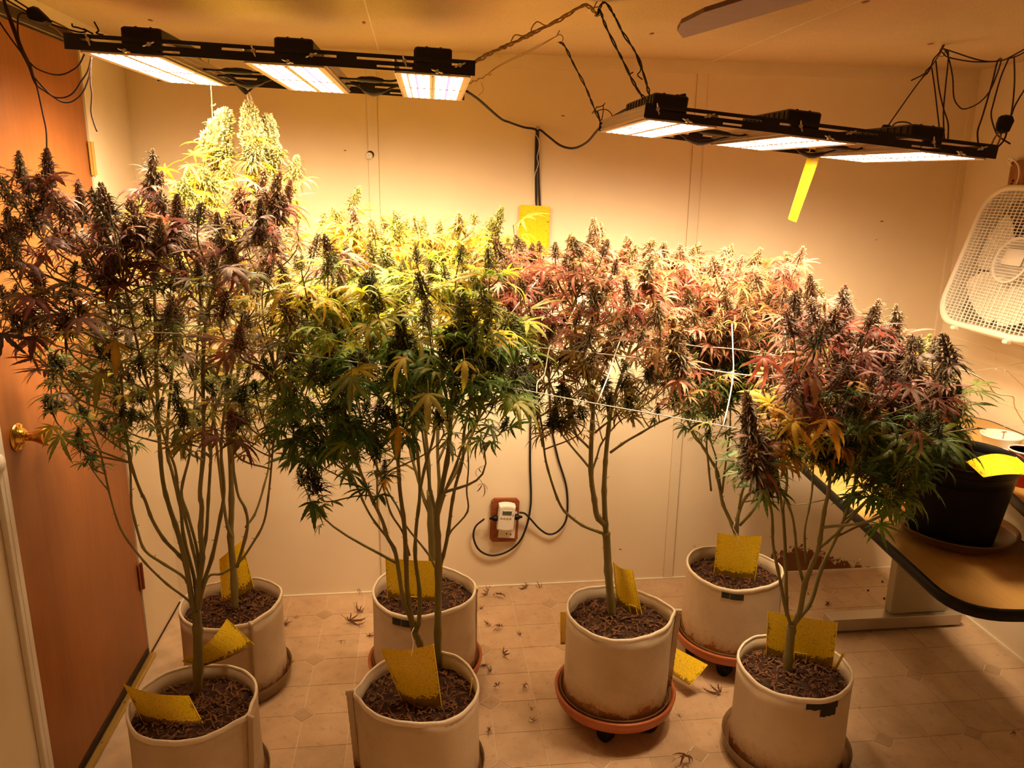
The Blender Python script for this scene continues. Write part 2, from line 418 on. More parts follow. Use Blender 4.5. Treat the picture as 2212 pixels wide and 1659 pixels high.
# battens over the panel joints, ceiling trim
for k, (x, w) in enumerate(((0.837, 0.036), (2.062, 0.040))):
    mb = MB(); mb.box((x, -0.0025, RH/2), (w, 0.005, RH)); struct(mb.obj('trim_%d' % (k+1), MT['trim']))
    mb = MB(); mb.box((x+w/2+.0005, -0.002, RH/2), (0.0012, 0.004, RH)); mb.box((x-w/2-.0005, -0.002, RH/2), (0.001, 0.004, RH)); mb.obj('joint_line', MT['seam'], wback)
mb = MB(); mb.box((RW/2, -0.004, RH-0.0225), (RW, 0.008, 0.045)); struct(mb.obj('trim_3', MT['trim']))
mb = MB(); mb.box((RW-0.013, -0.006, RH/2), (0.026, 0.012, RH-.09)); struct(mb.obj('trim_4', MT['trim']))
mb = MB(); mb.box((RW/2, -0.004, 0.004), (RW, 0.008, 0.008)); struct(mb.obj('baseboard_back', MT['trim']))
mb = MB(); mb.box((0.002, DY1/2, 0.0025), (0.004, -DY1, 0.005)); struct(mb.obj('baseboard_left', MT['crack']))
mb = MB(); mb.box((RW-0.004, -1.6, 0.005), (0.008, 3.2, 0.010)); struct(mb.obj('baseboard_right', MT['trim']))
mb = MB()
for x in (0.866, 2.09): mb.box((x, -1.6, RH-0.0007), (0.004, 3.2, 0.0014))
mb.obj('board_joint', MT['trim'], ceil_)
mb = MB()
for (px, py) in ((325, 43), (786, 48), (1408, 72), (2010, 94), (1870, 3)):
    p = atZ(px, py, RH); mb.box((p.x, p.y, RH-.001), (.009, .02, .003))
mb.obj('ceiling_mark', MT['roughwood'], ceil_)
mb = MB()
for z in (1.02, 1.14, 0.90, 0.62): mb.box((RW-.0008, -0.85, z), (.0016, 1.7, .004))
mb.obj('panel_joint', MT['trim'], wright)
# water damage at the foot of the back wall, bubbled plaster and flaking paint
def blob(name, pts, mat, parent, Y, amp=.004):
    mb = MB()
    for (px, py, r) in pts:
        c = at(px, py, Y); n = 9; vs = [Vector((c.x, Y-amp, c.z))]
        for k in range(n):
            a = 2*PI*k/n; rr = r*random.uniform(.55, 1.25)
            vs.append(Vector((c.x+rr*1.5*math.cos(a), Y+.001, max(.002, c.z+rr*.6*math.sin(a)))))
        mb.add(vs, [(0, 1+(k+1) % n, 1+k) for k in range(n)])
    return mb.obj(name, mat, parent)
None and blob('water_stain', [(1812, 1222, .018), (1835, 1226, .022), (1862, 1218, .02), (1840, 1203, .012), (1858, 1200, .01), (1885, 1222, .014), (1910, 1218, .012), (1790, 1229, .012), (1925, 1212, .012), (1774, 1232, .008), (1822, 1212, .008)], MT['stain'], wback, -0.0005)
blob('paint_flake', [(1854, 1232, .010), (1925, 1232, .010), (1868, 1229, .006), (1858, 1209, .005), (1905, 1226, .004)], MT['paint_chip'], wback, -0.004)
blob('wall_scuff', [(1340, 1187, .006), (1500, 1180, .004), (1434, 1230, .006), (745, 325, .005), (1905, 478, .006), (1893, 518, .004), (1182, 136, .008), (1216, 250, .005)], MT['stain'], wback, -0.0005, .001)

# ------------------------------------------------------------------ door in the left wall
door = MB(); door.bbox((-0.022, (DY0+DY1)/2, (0.03+2.055)/2), (0.036, DY1-DY0-.006, 2.025), 0.003)
door = struct(door.obj('door_1', MT['door']), 'plain brown wood-veneer door with a brass knob')
def knob_parts():
    kz, ky = 1.052, -1.030
    R = Matrix.Rotation(PI/2, 3, 'Y')
    a = MB(); a.lathe([(0, 0), (.036, 0), (.036, .003), (.031, .008), (.022, .010), (.020, .018), (.013, .022), (0, .022)], 32, (-0.004, ky, kz), R)
    h = a.obj('door_knob', MT['brass'], door, True)
    k2 = MB(); k2.lathe([(0, .02), (.0105, .02), (.011, .034), (.014, .044), (.0205, .058), (.0245, .068), (.0245, .073), (.021, .076), (.017, .0745), (.010, .0735), (.007, .0755), (0, .0755)], 32, (-0.004, ky, kz), R)
    k2.obj('knob_grip', MT['brass'], h, True)
knob_parts()
for (z, mt) in ((1.735, 'hinge_light'), (0.315, 'rust_hinge')):
    h = MB(); h.tube([(0.004, DY1+.004, z-.05), (0.004, DY1+.004, z+.05)], .0055, 8); h.box((0.001, DY1-.008, z), (.002, .02, .1)); h.obj('hinge', MT[mt], door)
mb = MB(); mb.bbox((0.012, (DY0+DY1)/2, 0.006), (0.022, DY1-DY0, 0.012), .003)
sill = struct(mb.obj('trim_5', MT['threshold']), 'brass threshold strip under the brown door')
mb = MB()
for k in range(4): mb.lathe([(0, .0122), (.004, .0122), (.003, .014), (0, .0145)], 8, (.012, DY0+.08+k*.19, 0))
mb.obj('screw', MT['steel'], sill)
mb = MB(); mb.box((-0.002, (DY0+DY1)/2, 0.021), (0.004, DY1-DY0-.01, 0.018)); mb.obj('door_gap', MT['crack'], door)
mb = MB(); mb.bbox((0.004, (DY0+DY1)/2, DTOP+.008), (0.012, DY1-DY0+.3, 0.024), .002); struct(mb.obj('trim_6', MT['crack']), 'dark strip along the top of the brown door')
# latch-side casing with a stepped profile
mb = MB()
for (y0, y1, t) in ((DY0-.004, DY0-.026, .010), (DY0-.026, DY0-.034, .005), (DY0-.034, DY0-.052, .014)):
    mb.bbox((t/2, (y0+y1)/2, DTOP/2), (t, y0-y1, DTOP), .002)
cas = struct(mb.obj('trim_7', MT['casing']), 'white moulded casing beside the brown door')
mb = MB(); R = Matrix.Rotation(PI/2, 3, 'Y'); mb.lathe([(0, 0), (.024, 0), (.024, .006), (.018, .011), (0, .012)], 24, (.013, DY0-.05, 1.03), R); mb.obj('bumper_disc', MT['casing'], cas, True)
# ------------------------------------------------------------------ the two hanging LED fixtures
LL, LD, HB = 0.90, 0.60, 0.0333
def rotz(a, b_, c):
    return Matrix.Rotation(math.radians(a), 3, 'Z') @ Matrix.Rotation(math.radians(b_), 3, 'Y') @ Matrix.Rotation(math.radians(c), 3, 'X')
O3 = Vector((0, 0, 0))
def bar_mesh(y):
    mb = MB(); t = .003
    up = ((.035, .32), (.37, .65), (.70, .96)); lo = ((.215, .27), (.75, .84))
    def strip(z0, z1, slots):
        x = 0.0
        for a, b_ in list(slots)+[(1.0, 1.0)]:
            if a > x: mb.box(((x+a)/2*LL, y, (z0+z1)/2*HB), ((a-x)*LL, t, (z1-z0)*HB))
            x = b_
    strip(0, .16, ()); strip(.16, .30, lo); strip(.30, .58, ()); strip(.58, .74, up); strip(.74, 1.0, ())
    mb.box((LL/2, y+(.006 if y < .3 else -.006), HB-.001), (LL, .012, .002))
    return mb
STRIP = None
def fixture(P0, ang, centres, label, lab2):
    t = thing('led_grow_light', P0, label, 'grow light', 'hanging LED grow lights')
    t.rotation_euler = rotz(*ang).to_euler()
    bar_mesh(0.0).obj('support_bar', MT['black'], t, loc=O3); bar_mesh(LD).obj('support_bar', MT['black'], t, loc=O3)
    PW = .176
    for ci, cx in enumerate(centres):
        x0 = cx*LL-PW/2
        mb = MB(); mb.box((cx*LL, LD/2, -.0015), (PW, LD-.012, .003)); pan = mb.obj('light_panel', MT['board'], t, loc=O3)
        for xs, s in ((x0, 1), (x0+PW, -1)):
            r = MB()
            r.box((xs+s*.002, LD/2, .013), (.004, LD-.016, .034)); r.box((xs-s*.001, LD/2, .004), (.004, LD-.016, .003))
            r.box((xs-s*.001, LD/2, .016), (.004, LD-.016, .003)); r.box((xs-s*.002, LD/2, .028), (.006, LD-.016, .005))
            r.obj('heat_sink_rail', MT['alu'], pan, loc=O3)
        fr = (.118, .225, .323, .426, .569, .667, .77, .873)
        for f_ in fr:
            for (ya, yb) in ((.024, .300), (.318, .578)):
                mb = MB(); w_ = .005; mb.add([(x0+f_*PW-w_, ya, -.0036), (x0+f_*PW-w_, yb, -.0036), (x0+f_*PW+w_, yb, -.0036), (x0+f_*PW+w_, ya, -.0036)], [(0, 1, 2, 3)]); mb.obj('led_strip', MT['led'], pan, loc=O3)
        for f_, mt in ((.19, 'leddot'), (.275, 'ledpurple'), (.375, 'leddot'), (.618, 'leddot'), (.718, 'ledpurple'), (.82, 'leddot')):
            mb = MB()
            for k in range(22):
                y = .04+k*.0245
                if .295 < y < .32: continue
                mb.box((x0+f_*PW, y, -.0036), (.005, .009, .0012))
            mb.obj('diode_row', MT[mt], pan, loc=O3)['kind'] = 'stuff'
        mb = MB()
        for k in range(18): mb.lathe([(0, -.0055), (.0022, -.0055), (.0022, -.003), (0, -.003)], 6, (cx*LL, .03+k*.032, 0))
        mb.box((cx*LL, .309, -.0035), (PW*.9, .004, .001)); mb.obj('board_screw', MT['deskmetal'], pan, loc=O3)['kind'] = 'stuff'
        mb = MB(); mb.bbox((cx*LL, .30, .053), (.092, .33, .045), .004)
        for k in range(9): mb.box((cx*LL-.046, .16+k*.034, .055), (.004, .012, .03))
        drv = mb.obj('driver_box', MT['black'], t, loc=O3)
        mb = MB()
        for dx in (-.016, .018): mb.lathe([(0, .0752), (.004, .0752), (.003, .0785), (0, .079)], 8, (cx*LL+dx, .15, 0))
        mb.obj('cap_screw', MT['black'], drv, loc=O3)
        for dx, zz, rr in ((-.065, .66*HB, .9), (.062, .62*HB, -.6), (.010, .12*HB, 1.9)):
            w = MB(); R = Matrix.Rotation(PI/2, 3, 'X')
            w.lathe([(0, 0), (.0052, 0), (.0046, .005), (0, .006)], 10, (cx*LL+dx, -.0018, zz), R)
            for s in (1, -1):
                d = Vector((math.cos(rr+1.0)*s, 0, math.sin(rr+1.0)*s)); c = Vector((cx*LL+dx, -.006, zz))
                w.tube([c+d*.004, c+d*.009+Vector((0, -.002, 0)), c+d*.0135+Vector((0, -.003, 0))], [.0016, .0022, .0012], 6)
            w.obj('wing_nut', MT['steel'], t, loc=O3)
    for a, b_ in ((0, 1), (1, 2)):
        xa, xb = centres[a]*LL+PW/2, centres[b_]*LL-PW/2
        for y, sag in ((.30, .004), (.44, -.018)):
            p = spline([(xa-.01, y+.03, .012), (xa+.03, y+.02, .010), ((xa+xb)/2, y, .006+sag), (xb-.02, y-.01, .008), (xb+.01, y, .02)], 5)
            mb = MB(); mb.tube(p, .0032, 6)
            q = p[len(p)//2-3:len(p)//2+4]; mb.tube(q, [.005, .0075, .007, .0082, .0082, .007, .005], 8)
            mb.obj('jumper_cable', MT['cord'], t, True, loc=O3)
    return t
FL = fixture((.2308, -1.0604, 1.9502), (-1.0367, 2.0418, .473), (.13, .52, .892), 'long black three-panel grow light above the purple plant by the door', '')
FR = fixture((1.5318, -1.0965, 1.8345), (-2.5626, 5.1817, .6559), (.105, .50, .88), 'long black three-panel grow light, tilted, near the box fan', '')

# ------------------------------------------------------------------ hangers, ropes and cords
def rope(name, runs, r, mat, label=None, cat=None, parent=None, n=6, k=5):
    mb = MB()
    for run in runs: mb.tube(spline(run, k), r, n)
    o = mb.obj(name, mat, parent, True)
    if label: tag(o, label, cat)
    return o
def twisted(path, off, turns, ph=0.0):
    P = spline(path, 14); n = len(P); out = []
    for i, p in enumerate(P):
        t = (P[min(i+1, n-1)]-P[max(i-1, 0)]).normalized(); u = t.orthogonal().normalized(); w = t.cross(u)
        a = ph+2*PI*turns*i/n; o_ = off*(.35+.65*abs(math.sin(5*i/n*PI+.4)))
        out.append(p+(u*math.cos(a)+w*math.sin(a))*o_)
    return out
HK1, HK2, HK3 = Vector((1.456, -.878, RH)), Vector((1.43, -.485, RH)), Vector((2.687, -.479, RH))
def hook(p, label):
    mb = MB(); pts = [p, p+Vector((0, 0, -.012))]
    for a in range(-60, 211, 30):
        pts.append(p+Vector((.011*math.cos(math.radians(a+90))*-1, 0, -.024+.011*math.sin(math.radians(a+90)))))
    mb.tube(spline(pts[:1]+pts[2:], 3), .0016, 6)
    return tag(mb.obj('ceiling_hook', MT['tanwire'], None, True), label, 'hook')
hook(HK1, 'ceiling hook holding both twisted tan wires and black wires'); hook(HK2, 'ceiling hook behind, with thin wire and one black wire'); hook(HK3, 'ceiling hook under the tangle of brown ropes')
a0 = at(1027, 133, -1.077)
path = [a0, at(1070, 110, -1.06), at(1105, 95, -1.03), at(1150, 72, -1.0), at(1210, 42, -.94), at(1262, 12, -.9), HK1+Vector((0, 0, -.03))]
mb = MB()
for ph in (0, PI*.7, PI*1.35): mb.tube(twisted(path, .0042, 5, ph), .0021, 5)
mb.tube(spline([at(1150, 72, -1.0), at(1148, 62, -1.0), at(1160, 47, -.99), at(1178, 55, -.98), at(1196, 52, -.96)], 5), .0016, 5)
mb.tube(spline([at(1083, 105, -1.05), at(1100, 96, -1.04), at(1112, 76, -1.03), at(1130, 78, -1.02), at(1150, 77, -1.0), at(1149, 68, -1.0)], 5), .0016, 5)
tag(mb.obj('hanging_wire', MT['tanwire'], None, True), 'thick twisted tan wire from the front bar end of the lamp by the door', 'wire')
mb = MB()
for d in (0, .008): mb.tube(spline([at(1010, 182, -.48), at(1045, 166, -.48), at(1080, 140+d*300, -.48), at(1150, 105+d*500, -.485), HK2+Vector((0, 0, -.012))], 5), .0009, 4)
mb.tube(twisted([at(1010, 182, -.48), at(1032, 172, -.48), at(1062, 158, -.48)], .004, 4), .0012, 4)
mb.tube(spline([at(1039, 178, -.48), at(1044, 195, -.48), at(1033, 207, -.48)], 5), .0009, 4)
tag(mb.obj('hanging_wire', MT['tanwire'], None, True), 'thin knotted tan wire from the back bar of the lamp by the door', 'wire')
fl_c = at(1398, 220, -1.095)
mb = MB()
for P_ in ([fl_c, at(1375, 190, -1.08), at(1345, 130, -1.0), at(1310, 60, -.92), at(1297, 25, -.88), HK1+Vector((0, 0, -.033))],
           [at(1403, 205, -1.09), at(1395, 175, -1.06), at(1375, 118, -1.02), at(1345, 70, -.96), at(1325, 30, -.9), at(1305, 5, -.878), HK1+Vector((0, 0, -.03))]):
    for ph in (0, PI): mb.tube(twisted(P_, .0026, 4.5, ph), .0019, 5)
mb.tube(spline([at(1357, 162, -1.0), at(1368, 156, -1.0)], 3), .0016, 5)
mb.tube(spline([at(1378, 120, -1.0), at(1384, 150, -1.0), at(1377, 162, -1.0), at(1388, 172, -1.0)], 4), .0016, 5)
tag(mb.obj('hanging_wire', MT['cord'], None, True), 'pair of twisted black wires on the front corner of the lamp near the fan', 'wire')
mb = MB()
P_ = [at(1296, 262, -.50), at(1280, 225, -.5), at(1265, 188, -.49), at(1240, 140, -.49), at(1220, 100, -.485), HK2+Vector((0, 0, -.034))]
for ph in (0, PI): mb.tube(twisted(P_, .0026, 4, ph), .0019, 5)
for q in ([(1290, 232), (1303, 228), (1307, 222)], [(1303, 226), (1303, 240), (1300, 258)], [(1283, 245), (1295, 238), (1310, 237), (1320, 245), (1323, 254)], [(1290, 230), (1279, 245)], [(1291, 240), (1296, 258)]):
    mb.tube(spline(pxs(q, -.50), 4), .0015, 5)
tag(mb.obj('hanging_wire', MT['cord'], None, True), 'single twisted black wire on the back corner of the lamp near the fan', 'wire')

# ropes and ratchets at the right-hand lamp
def q6(*p): return [(1840+x*.1808, 80+y*.1808) for x, y in p]
RT = thing('rope_ratchet', HK3, 'tangle of brown braided ropes slung from the ceiling over the lamp near the fan', 'rope')
runs = [
 pxs(q6((1105, 95), (1060, 170), (980, 260), (950, 340), (880, 410)), (-.48, -.5)),
 pxs(q6((960, 330), (905, 430), (850, 480), (700, 680), (440, 1050)), (-.48, -.62)),
 pxs(q6((890, 420), (830, 460), (710, 520)), -.5),
 pxs(q6((955, 370), (990, 600), (1030, 950), (1050, 1110), (1080, 1215)), (-.5, -.8)),
 pxs(q6((1005, 290), (1040, 600), (1095, 850), (1150, 1030), (1150, 1230)), (-.5, -.9)),
 pxs(q6((1100, 140), (1150, 170), (1150, 300), (1120, 600), (1095, 900), (1105, 1225)), (-.48, -.9)),
 pxs(q6((1120, 150), (1160, 260), (1205, 480), (1220, 720), (1280, 830), (1350, 860), (1500, 800), (1640, 660), (1740, 430), (1785, 275), (1765, 262), (1735, 310), (1690, 500), (1640, 680), (1560, 950), (1505, 1120), (1510, 1280)), (-.48, -1.1)),
 pxs(q6((1080, 180), (1150, 240), (1400, 290), (1600, 297), (1790, 280), (1900, 235), (2090, 130)), (-.48, -.75)),
 pxs(q6((1115, 145), (1250, 190), (1500, 270), (1700, 292), (1950, 235), (2090, 165)), (-.48, -.75)),
 pxs(q6((1880, 245), (1780, 480), (1690, 800), (1665, 920), (1690, 1050), (1750, 1180), (1890, 1275)), (-.7, -1.12)),
 pxs(q6((1940, 235), (1945, 500), (1930, 740), (1905, 930)), (-.72, -1.11)),
 pxs(q6((2100, 570), (1960, 800), (1905, 940)), (-1.0, -1.11)),
 pxs(q6((1860, 1110), (1820, 1230), (1755, 1305)), -1.12),
 pxs(q6((470, 1080), (530, 1025), (620, 1015), (700, 1035), (735, 1090)), (-.62, -.8))]
for r_ in runs: rope('rope', [r_], .0021, MT['rope'], parent=RT)
def body(name, poly, Y, th, mat, parent):
    P_ = [at(x, y, Y) for x, y in poly]; c = sum(P_, Vector())/len(P_); n = len(P_)
    fr = [c+(p-c)*.82+Vector((0, -th/2, 0)) for p in P_]; mid = [p for p in P_]; bk = [c+(p-c)*.82+Vector((0, th/2, 0)) for p in P_]
    mb = MB(); mb.add(fr+mid+bk, [tuple(range(n)), tuple(range(3*n-1, 2*n-1, -1))]+[(k*n+i, k*n+n+i, k*n+n+(i+1) % n, k*n+(i+1) % n) for k in (0, 1) for i in range(n)])
    return mb.obj(name, mat, parent)
body('ratchet_body', q6((1780, 940), (1840, 926), (1900, 932), (1922, 1000), (1880, 1085), (1850, 1150), (1770, 1160), (1738, 1120), (1745, 1030)), -1.115, .022, MT['blackplastic'], RT)
body('ratchet_body', q6((350, 1100), (380, 1045), (430, 1045), (475, 1070), (470, 1110), (410, 1130)), -.62, .02, MT['blackplastic'], RT)
rope('carabiner', [pxs(q6((1765, 1130), (1710, 1200), (1668, 1290)), -1.115), pxs(q6((1785, 1155), (1770, 1220), (1738, 1295)), -1.115)], .0022, MT['tanwire'], parent=RT)
rope('wire_wrap', [pxs(q6((1070, 170), (1000, 280), (900, 420), (850, 475)), (-.478, -.5))], .0028, MT['tanwire'], parent=RT)

# ropes and ratchet by the door
def q1(*p): return [(x*.14467, y*.14467) for x, y in p]
ROPE_L = .0018
RL = thing('rope_ratchet', at(60, 120, -1.02), 'knotted bundle of black ropes dangling in front of the brown door top', 'rope')
YL = -1.03
thick = [q1((20, -90), (70, 40), (130, 230), (230, 500), (330, 760), (440, 980), (505, 1180), (555, 1290))]
mb = MB(); pp = spline(pxs(thick[0], YL), 5); mb.tube(pp, [.0022+.0026*math.sin(PI*i/(len(pp)-1)) for i in range(len(pp))], 7); mb.obj('rope_bundle', MT['rope'], RL, True)
for r_, Y in ((q1((-60, 240), (40, 400), (180, 600), (330, 800)), YL), (q1((265, 260), (268, 480), (310, 680), (380, 870), (440, 970)), YL-.006),
              (q1((430, 920), (560, 1030), (780, 1110), (940, 1110), (1080, 1050), (1180, 970), (1260, 810)), YL),
              (q1((500, 1140), (640, 1300), (790, 1440), (960, 1455), (1100, 1380), (1210, 1220), (1310, 1060), (1365, 850)), YL),
              (q1((560, 1290), (760, 1420), (900, 1510), (1010, 1530), (1120, 1490), (1240, 1370), (1330, 1150), (1350, 960), (1370, 850)), YL+.012),
              (q1((1365, 850), (1350, 1200), (1372, 1400), (1360, 1659), (1400, 1830), (1450, 1965)), YL+.02),
              (q1((545, 1280), (580, 1420), (640, 1700), (690, 1950), (700, 2240)), YL),
              (q1((420, 125), (225, 0), (100, -80)), YL-.02), (q1((400, 175), (100, 0), (-40, -90)), YL-.02),
              (q1((395, 210), (330, 195), (285, 225), (265, 280)), YL-.012),
              (q1((780, 370), (980, 430), (1200, 482), (1290, 460), (1160, 412), (1085, 395), (1075, 350)), YL-.01),
              (q1((1250, 430), (1340, 480), (1390, 505)), YL), (q1((1405, 325), (1470, 450), (1440, 495), (1545, 522)), YL)):
    rope('rope', [pxs(r_, Y)], ROPE_L, MT['rope'], parent=RL)
body('ratchet_body', q1((410, 120), (500, 88), (570, 112), (700, 235), (775, 315), (765, 345), (680, 372), (560, 345), (440, 300), (402, 210)), YL-.02, .026, MT['blackplastic'], RL)
rope('carabiner', [pxs(q1((770, 310), (900, 370), (1030, 440), (1050, 475)), YL-.01), pxs(q1((735, 370), (850, 440), (945, 530)), YL-.02)], .0018, MT['tanwire'], parent=RL)

# power cords clipped to the wall
nail = at(1160, 281, 0)
CL_ = [at(1008, 197, -.50), at(1035, 216, -.4), at(1080, 255, -.22), at(1100, 264, -.15), at(1132, 275, -.05)]
c1 = CL_+[Vector((nail.x-.006, -.012, nail.z)), at(1158, 300, -.008), at(1157, 360, -.006), at(1158, 440, -.006), at(1155, 600, -.006), at(1147, 800, -.006), at(1146, 900, -.006), at(1145, 1000, -.006), at(1147, 1060, -.006), at(1146, 1095, -.012), at(1138, 1135, -.016), at(1122, 1170, -.016), at(1095, 1192, -.016), at(1062, 1200, -.016), at(1035, 1188, -.016), at(1023, 1162, -.018), at(1027, 1138, -.022), at(1046, 1121, -.03)]
c2 = [at(1480, 205, -.9), at(1400, 222, -.75), at(1370, 229, -.6), at(1340, 243, -.5), at(1310, 262, -.42), at(1290, 282, -.32), at(1268, 307, -.22), at(1240, 320, -.15), at(1212, 315, -.1), at(1185, 295, -.04), Vector((nail.x+.006, -.016, nail.z)), at(1162, 300, -.014), at(1163, 360, -.012), at(1166, 440, -.008), at(1175, 600, -.006), at(1186, 800, -.006), at(1190, 910, -.006), at(1204, 985, -.006), at(1222, 1045, -.006), at(1226, 1090, -.008), at(1222, 1125, -.014), at(1205, 1148, -.016), at(1185, 1154, -.016), at(1165, 1142, -.018), at(1145, 1120, -.024), at(1133, 1109, -.03), at(1122, 1107, -.03)]
rope('power_cord', [c1], .0042, MT['cord'], 'black power cord from the lamp by the door, looping left of the timer', 'cord')
rope('power_cord', [c2], .0042, MT['cord'], 'black power cord from the lamp near the fan, looping right of the timer', 'cord')
mb = MB(); mb.lathe([(0, 0), (.005, 0), (.005, .003), (.0018, .004), (.0018, .024), (.006, .026), (0, .027)], 10, (nail.x, 0, nail.z+.008), Matrix.Rotation(PI/2, 3, 'X'))
tag(mb.obj('cord_nail', MT['steel'], None), 'nail in the back wall where both power cords meet', 'nail')
rope('tie_string', [pxs([(1157, 290), (1164, 304), (1164, 322), (1160, 340), (1163, 355), (1155, 380), (1154, 420), (1156, 446)], -.018)], .0012, MT['string'], 'thin white string tied round the cords above the wall card', 'string')
# anchor plate on the batten
p = at(798, 337, 0)
ap = thing('wall_anchor', p, 'small round grey anchor over a dark hole on the wall batten', 'anchor')
mb = MB(); mb.lathe([(.014, 0), (.014, .001), (0, .0012)], 9, (p.x+.004, -.005, p.z+.005), Matrix.Rotation(PI/2, 3, 'X')); mb.obj('hole', MT['crack'], ap)
mb = MB(); mb.lathe([(0, 0), (.0125, 0), (.0125, .004), (.006, .006), (.0035, .006), (.003, .0035), (0, .0035)], 20, (p.x, -.006, p.z), Matrix.Rotation(PI/2, 3, 'X')); mb.obj('washer', MT['whiteplastic'], ap, True)

# wooden outlet plate and timer
A, B = at(1059, 1076, 0), at(1119, 1166, 0)
op = thing('outlet_plate', ((A.x+B.x)/2, 0, (A.z+B.z)/2), 'brown wooden outlet plate screwed to the back wall', 'outlet')
R = Matrix.Rotation(math.radians(2), 3, 'Y'); cxp, czp = (A.x+B.x)/2, (A.z+B.z)/2
wd, hd = abs(B.x-A.x)-.002, abs(A.z-B.z)
def chamf(w, h, c): return [(-w/2+c, -h/2), (w/2-c, -h/2), (w/2, -h/2+c), (w/2, h/2-c), (w/2-c, h/2), (-w/2+c, h/2), (-w/2, h/2-c), (-w/2, -h/2+c)]
def plate(poly, y0, y1, c, R=None):
    n = len(poly); vs = [Vector((x, y0, z)) for x, z in poly]+[Vector((x, y1, z)) for x, z in poly]
    if R is not None: vs = [R @ v_ for v_ in vs]
    mb = MB(); mb.add([v_+Vector(c) for v_ in vs], [tuple(range(n)), tuple(range(2*n-1, n-1, -1))]+[(i, n+i, n+(i+1) % n, (i+1) % n) for i in range(n)]); return mb
plate(chamf(wd, hd, .012), -.014, 0, (cxp, 0, czp), R).obj('wood_plate', MT['woodplate'], op)
plate(chamf(.070, .118, .002), -.019, -.013, (cxp+.012, 0, czp-.018), Matrix.Rotation(math.radians(5), 3, 'Y')).obj('cover_plate', MT['whiteplastic'], op)
mb = MB()
for dx, dz in ((-.05, .088), (.048, -.085)): mb.lathe([(0, 0), (.0038, 0), (.003, .002), (0, .003)], 10, (cxp+dx, -.0145, czp+dz), Matrix.Rotation(PI/2, 3, 'X'))
mb.obj('screw', MT['steel'], op)
mb = MB(); mb.lathe([(0, 0), (.0032, 0), (.0032, .001), (0, .001)], 10, (cxp+.026, -.0195, czp-.062), Matrix.Rotation(PI/2, 3, 'X')); mb.box((cxp+.008, -.0195, czp-.058), (.004, .001, .007)); mb.obj('socket_hole', MT['crack'], op)
R5 = Matrix.Rotation(math.radians(5), 3, 'Y'); tc_ = Vector((cxp+.003, -.02, czp+.028))
tm = thing('plug_in_timer', tc_, 'white digital timer plugged in over the brown outlet plate', 'timer')
def ovalish(w, h, k=8):
    out = []
    for i in range(k+1):
        x = -w/2+w*i/k; out.append((x, -h/2-.006*(1-(2*x/w)**2)))
    for i in range(k+1):
        x = w/2-w*i/k; out.append((x, h/2+.006*(1-(2*x/w)**2)))
    return out
pl = ovalish(.068, .106)
mb = MB(); n = len(pl)
lv = [(-.0, 1.0), (-.030, 1.0), (-.036, .95), (-.038, .86)]
vs = []
for y, s in lv: vs += [R5 @ Vector((x*s, y, z*s))+tc_ for x, z in pl]
mb.add(vs, [tuple(range(n-1, -1, -1)), tuple(range(3*n, 4*n))]+[(k*n+i, k*n+n+i, k*n+n+(i+1) % n, k*n+(i+1) % n) for k in range(3) for i in range(n)])
mb.obj('timer_body', MT['whiteplastic'], tm)
def tl(x, y, z): return R5 @ Vector((x, y, z))+tc_
mb = MB(); mb.bbox(tl(.0, -.0385, .026), (.038, .003, .019), .001, R5); mb.obj('screen', MT['greyscreen'], tm)
for k in range(4):
    mb = MB(); c = tl(-.022+.0125*k, -.0375, .002); mb.lathe([(0, 0), (.0042, 0), (.0042, .002), (.003, .003), (0, .003)], 12, c, R5 @ Matrix.Rotation(PI/2, 3, 'X')); mb.obj('button', MT['deskmetal'], tm)
mb = MB(); mb.bbox(tl(.026, -.0375, .016), (.006, .003, .011), .001, R5); mb.obj('button', MT['deskmetal'], tm)
for s in (-1, 1):
    mb = MB(); c = tl(s*.044, -.017, -.004*1-(.006 if s < 0 else -.004)); mb.bbox(c, (.026, .022, .022), .005, R5); e = tl(s*.068, -.017, -.002-(.010 if s < 0 else -.004)); mb.tube([c, c.lerp(e, .7), e], [.007, .0062, .0045], 8); mb.obj('plug', MT['blackplastic'], tm)

# ------------------------------------------------------------------ box fan hung on the right wall
fw, fh, fd = .53, .525, .085
top = Vector((3.075, -.285-fw/2, 1.700)); bot = Vector((2.925, -.285-fw/2, 1.197))
fz = (top-bot).normalized(); fxv = Vector((0, 1, 0)); fn = fz.cross(fxv).normalized()   # outward (towards the room)
fc = (top+bot)/2
RF = Matrix((fxv, fn, fz)).transposed()     # local x along the wall, y out into the room, z up the fan
fan = thing('box_fan', fc, 'white square box fan hung on the wall above the desk', 'fan'); fan.rotation_euler = RF.to_euler()
def rrect(w, h, r, k=6):
    out = []
    for cx, cz, a0 in ((w/2-r, h/2-r, 0), (-w/2+r, h/2-r, 90), (-w/2+r, -h/2+r, 180), (w/2-r, -h/2+r, 270)):
        for i in range(k+1):
            a = math.radians(a0+90*i/k); out.append((cx+r*math.cos(a), cz+r*math.sin(a)))
    return out
RC = .10
mb = MB(); loops = []
for (w, h, y) in ((fw-.06, fh-.06, -fd), (fw-.01, fh-.01, -fd), (fw, fh, -fd+.006), (fw, fh, -.008), (fw-.012, fh-.012, 0), (fw-.036, fh-.036, 0), (fw-.044, fh-.044, -.008), (fw-.05, fh-.05, -fd)):
    loops.append([Vector((x, y, z)) for x, z in rrect(w, h, RC*(w/fw))])
n = len(loops[0]); mb.add([p for l in loops for p in l], [(k*n+i, k*n+(i+1) % n, k*n+n+(i+1) % n, k*n+n+i) for k in range(len(loops)-1) for i in range(n)])
mb.obj('fan_frame', MT['fanplastic'], fan, True, loc=O3)
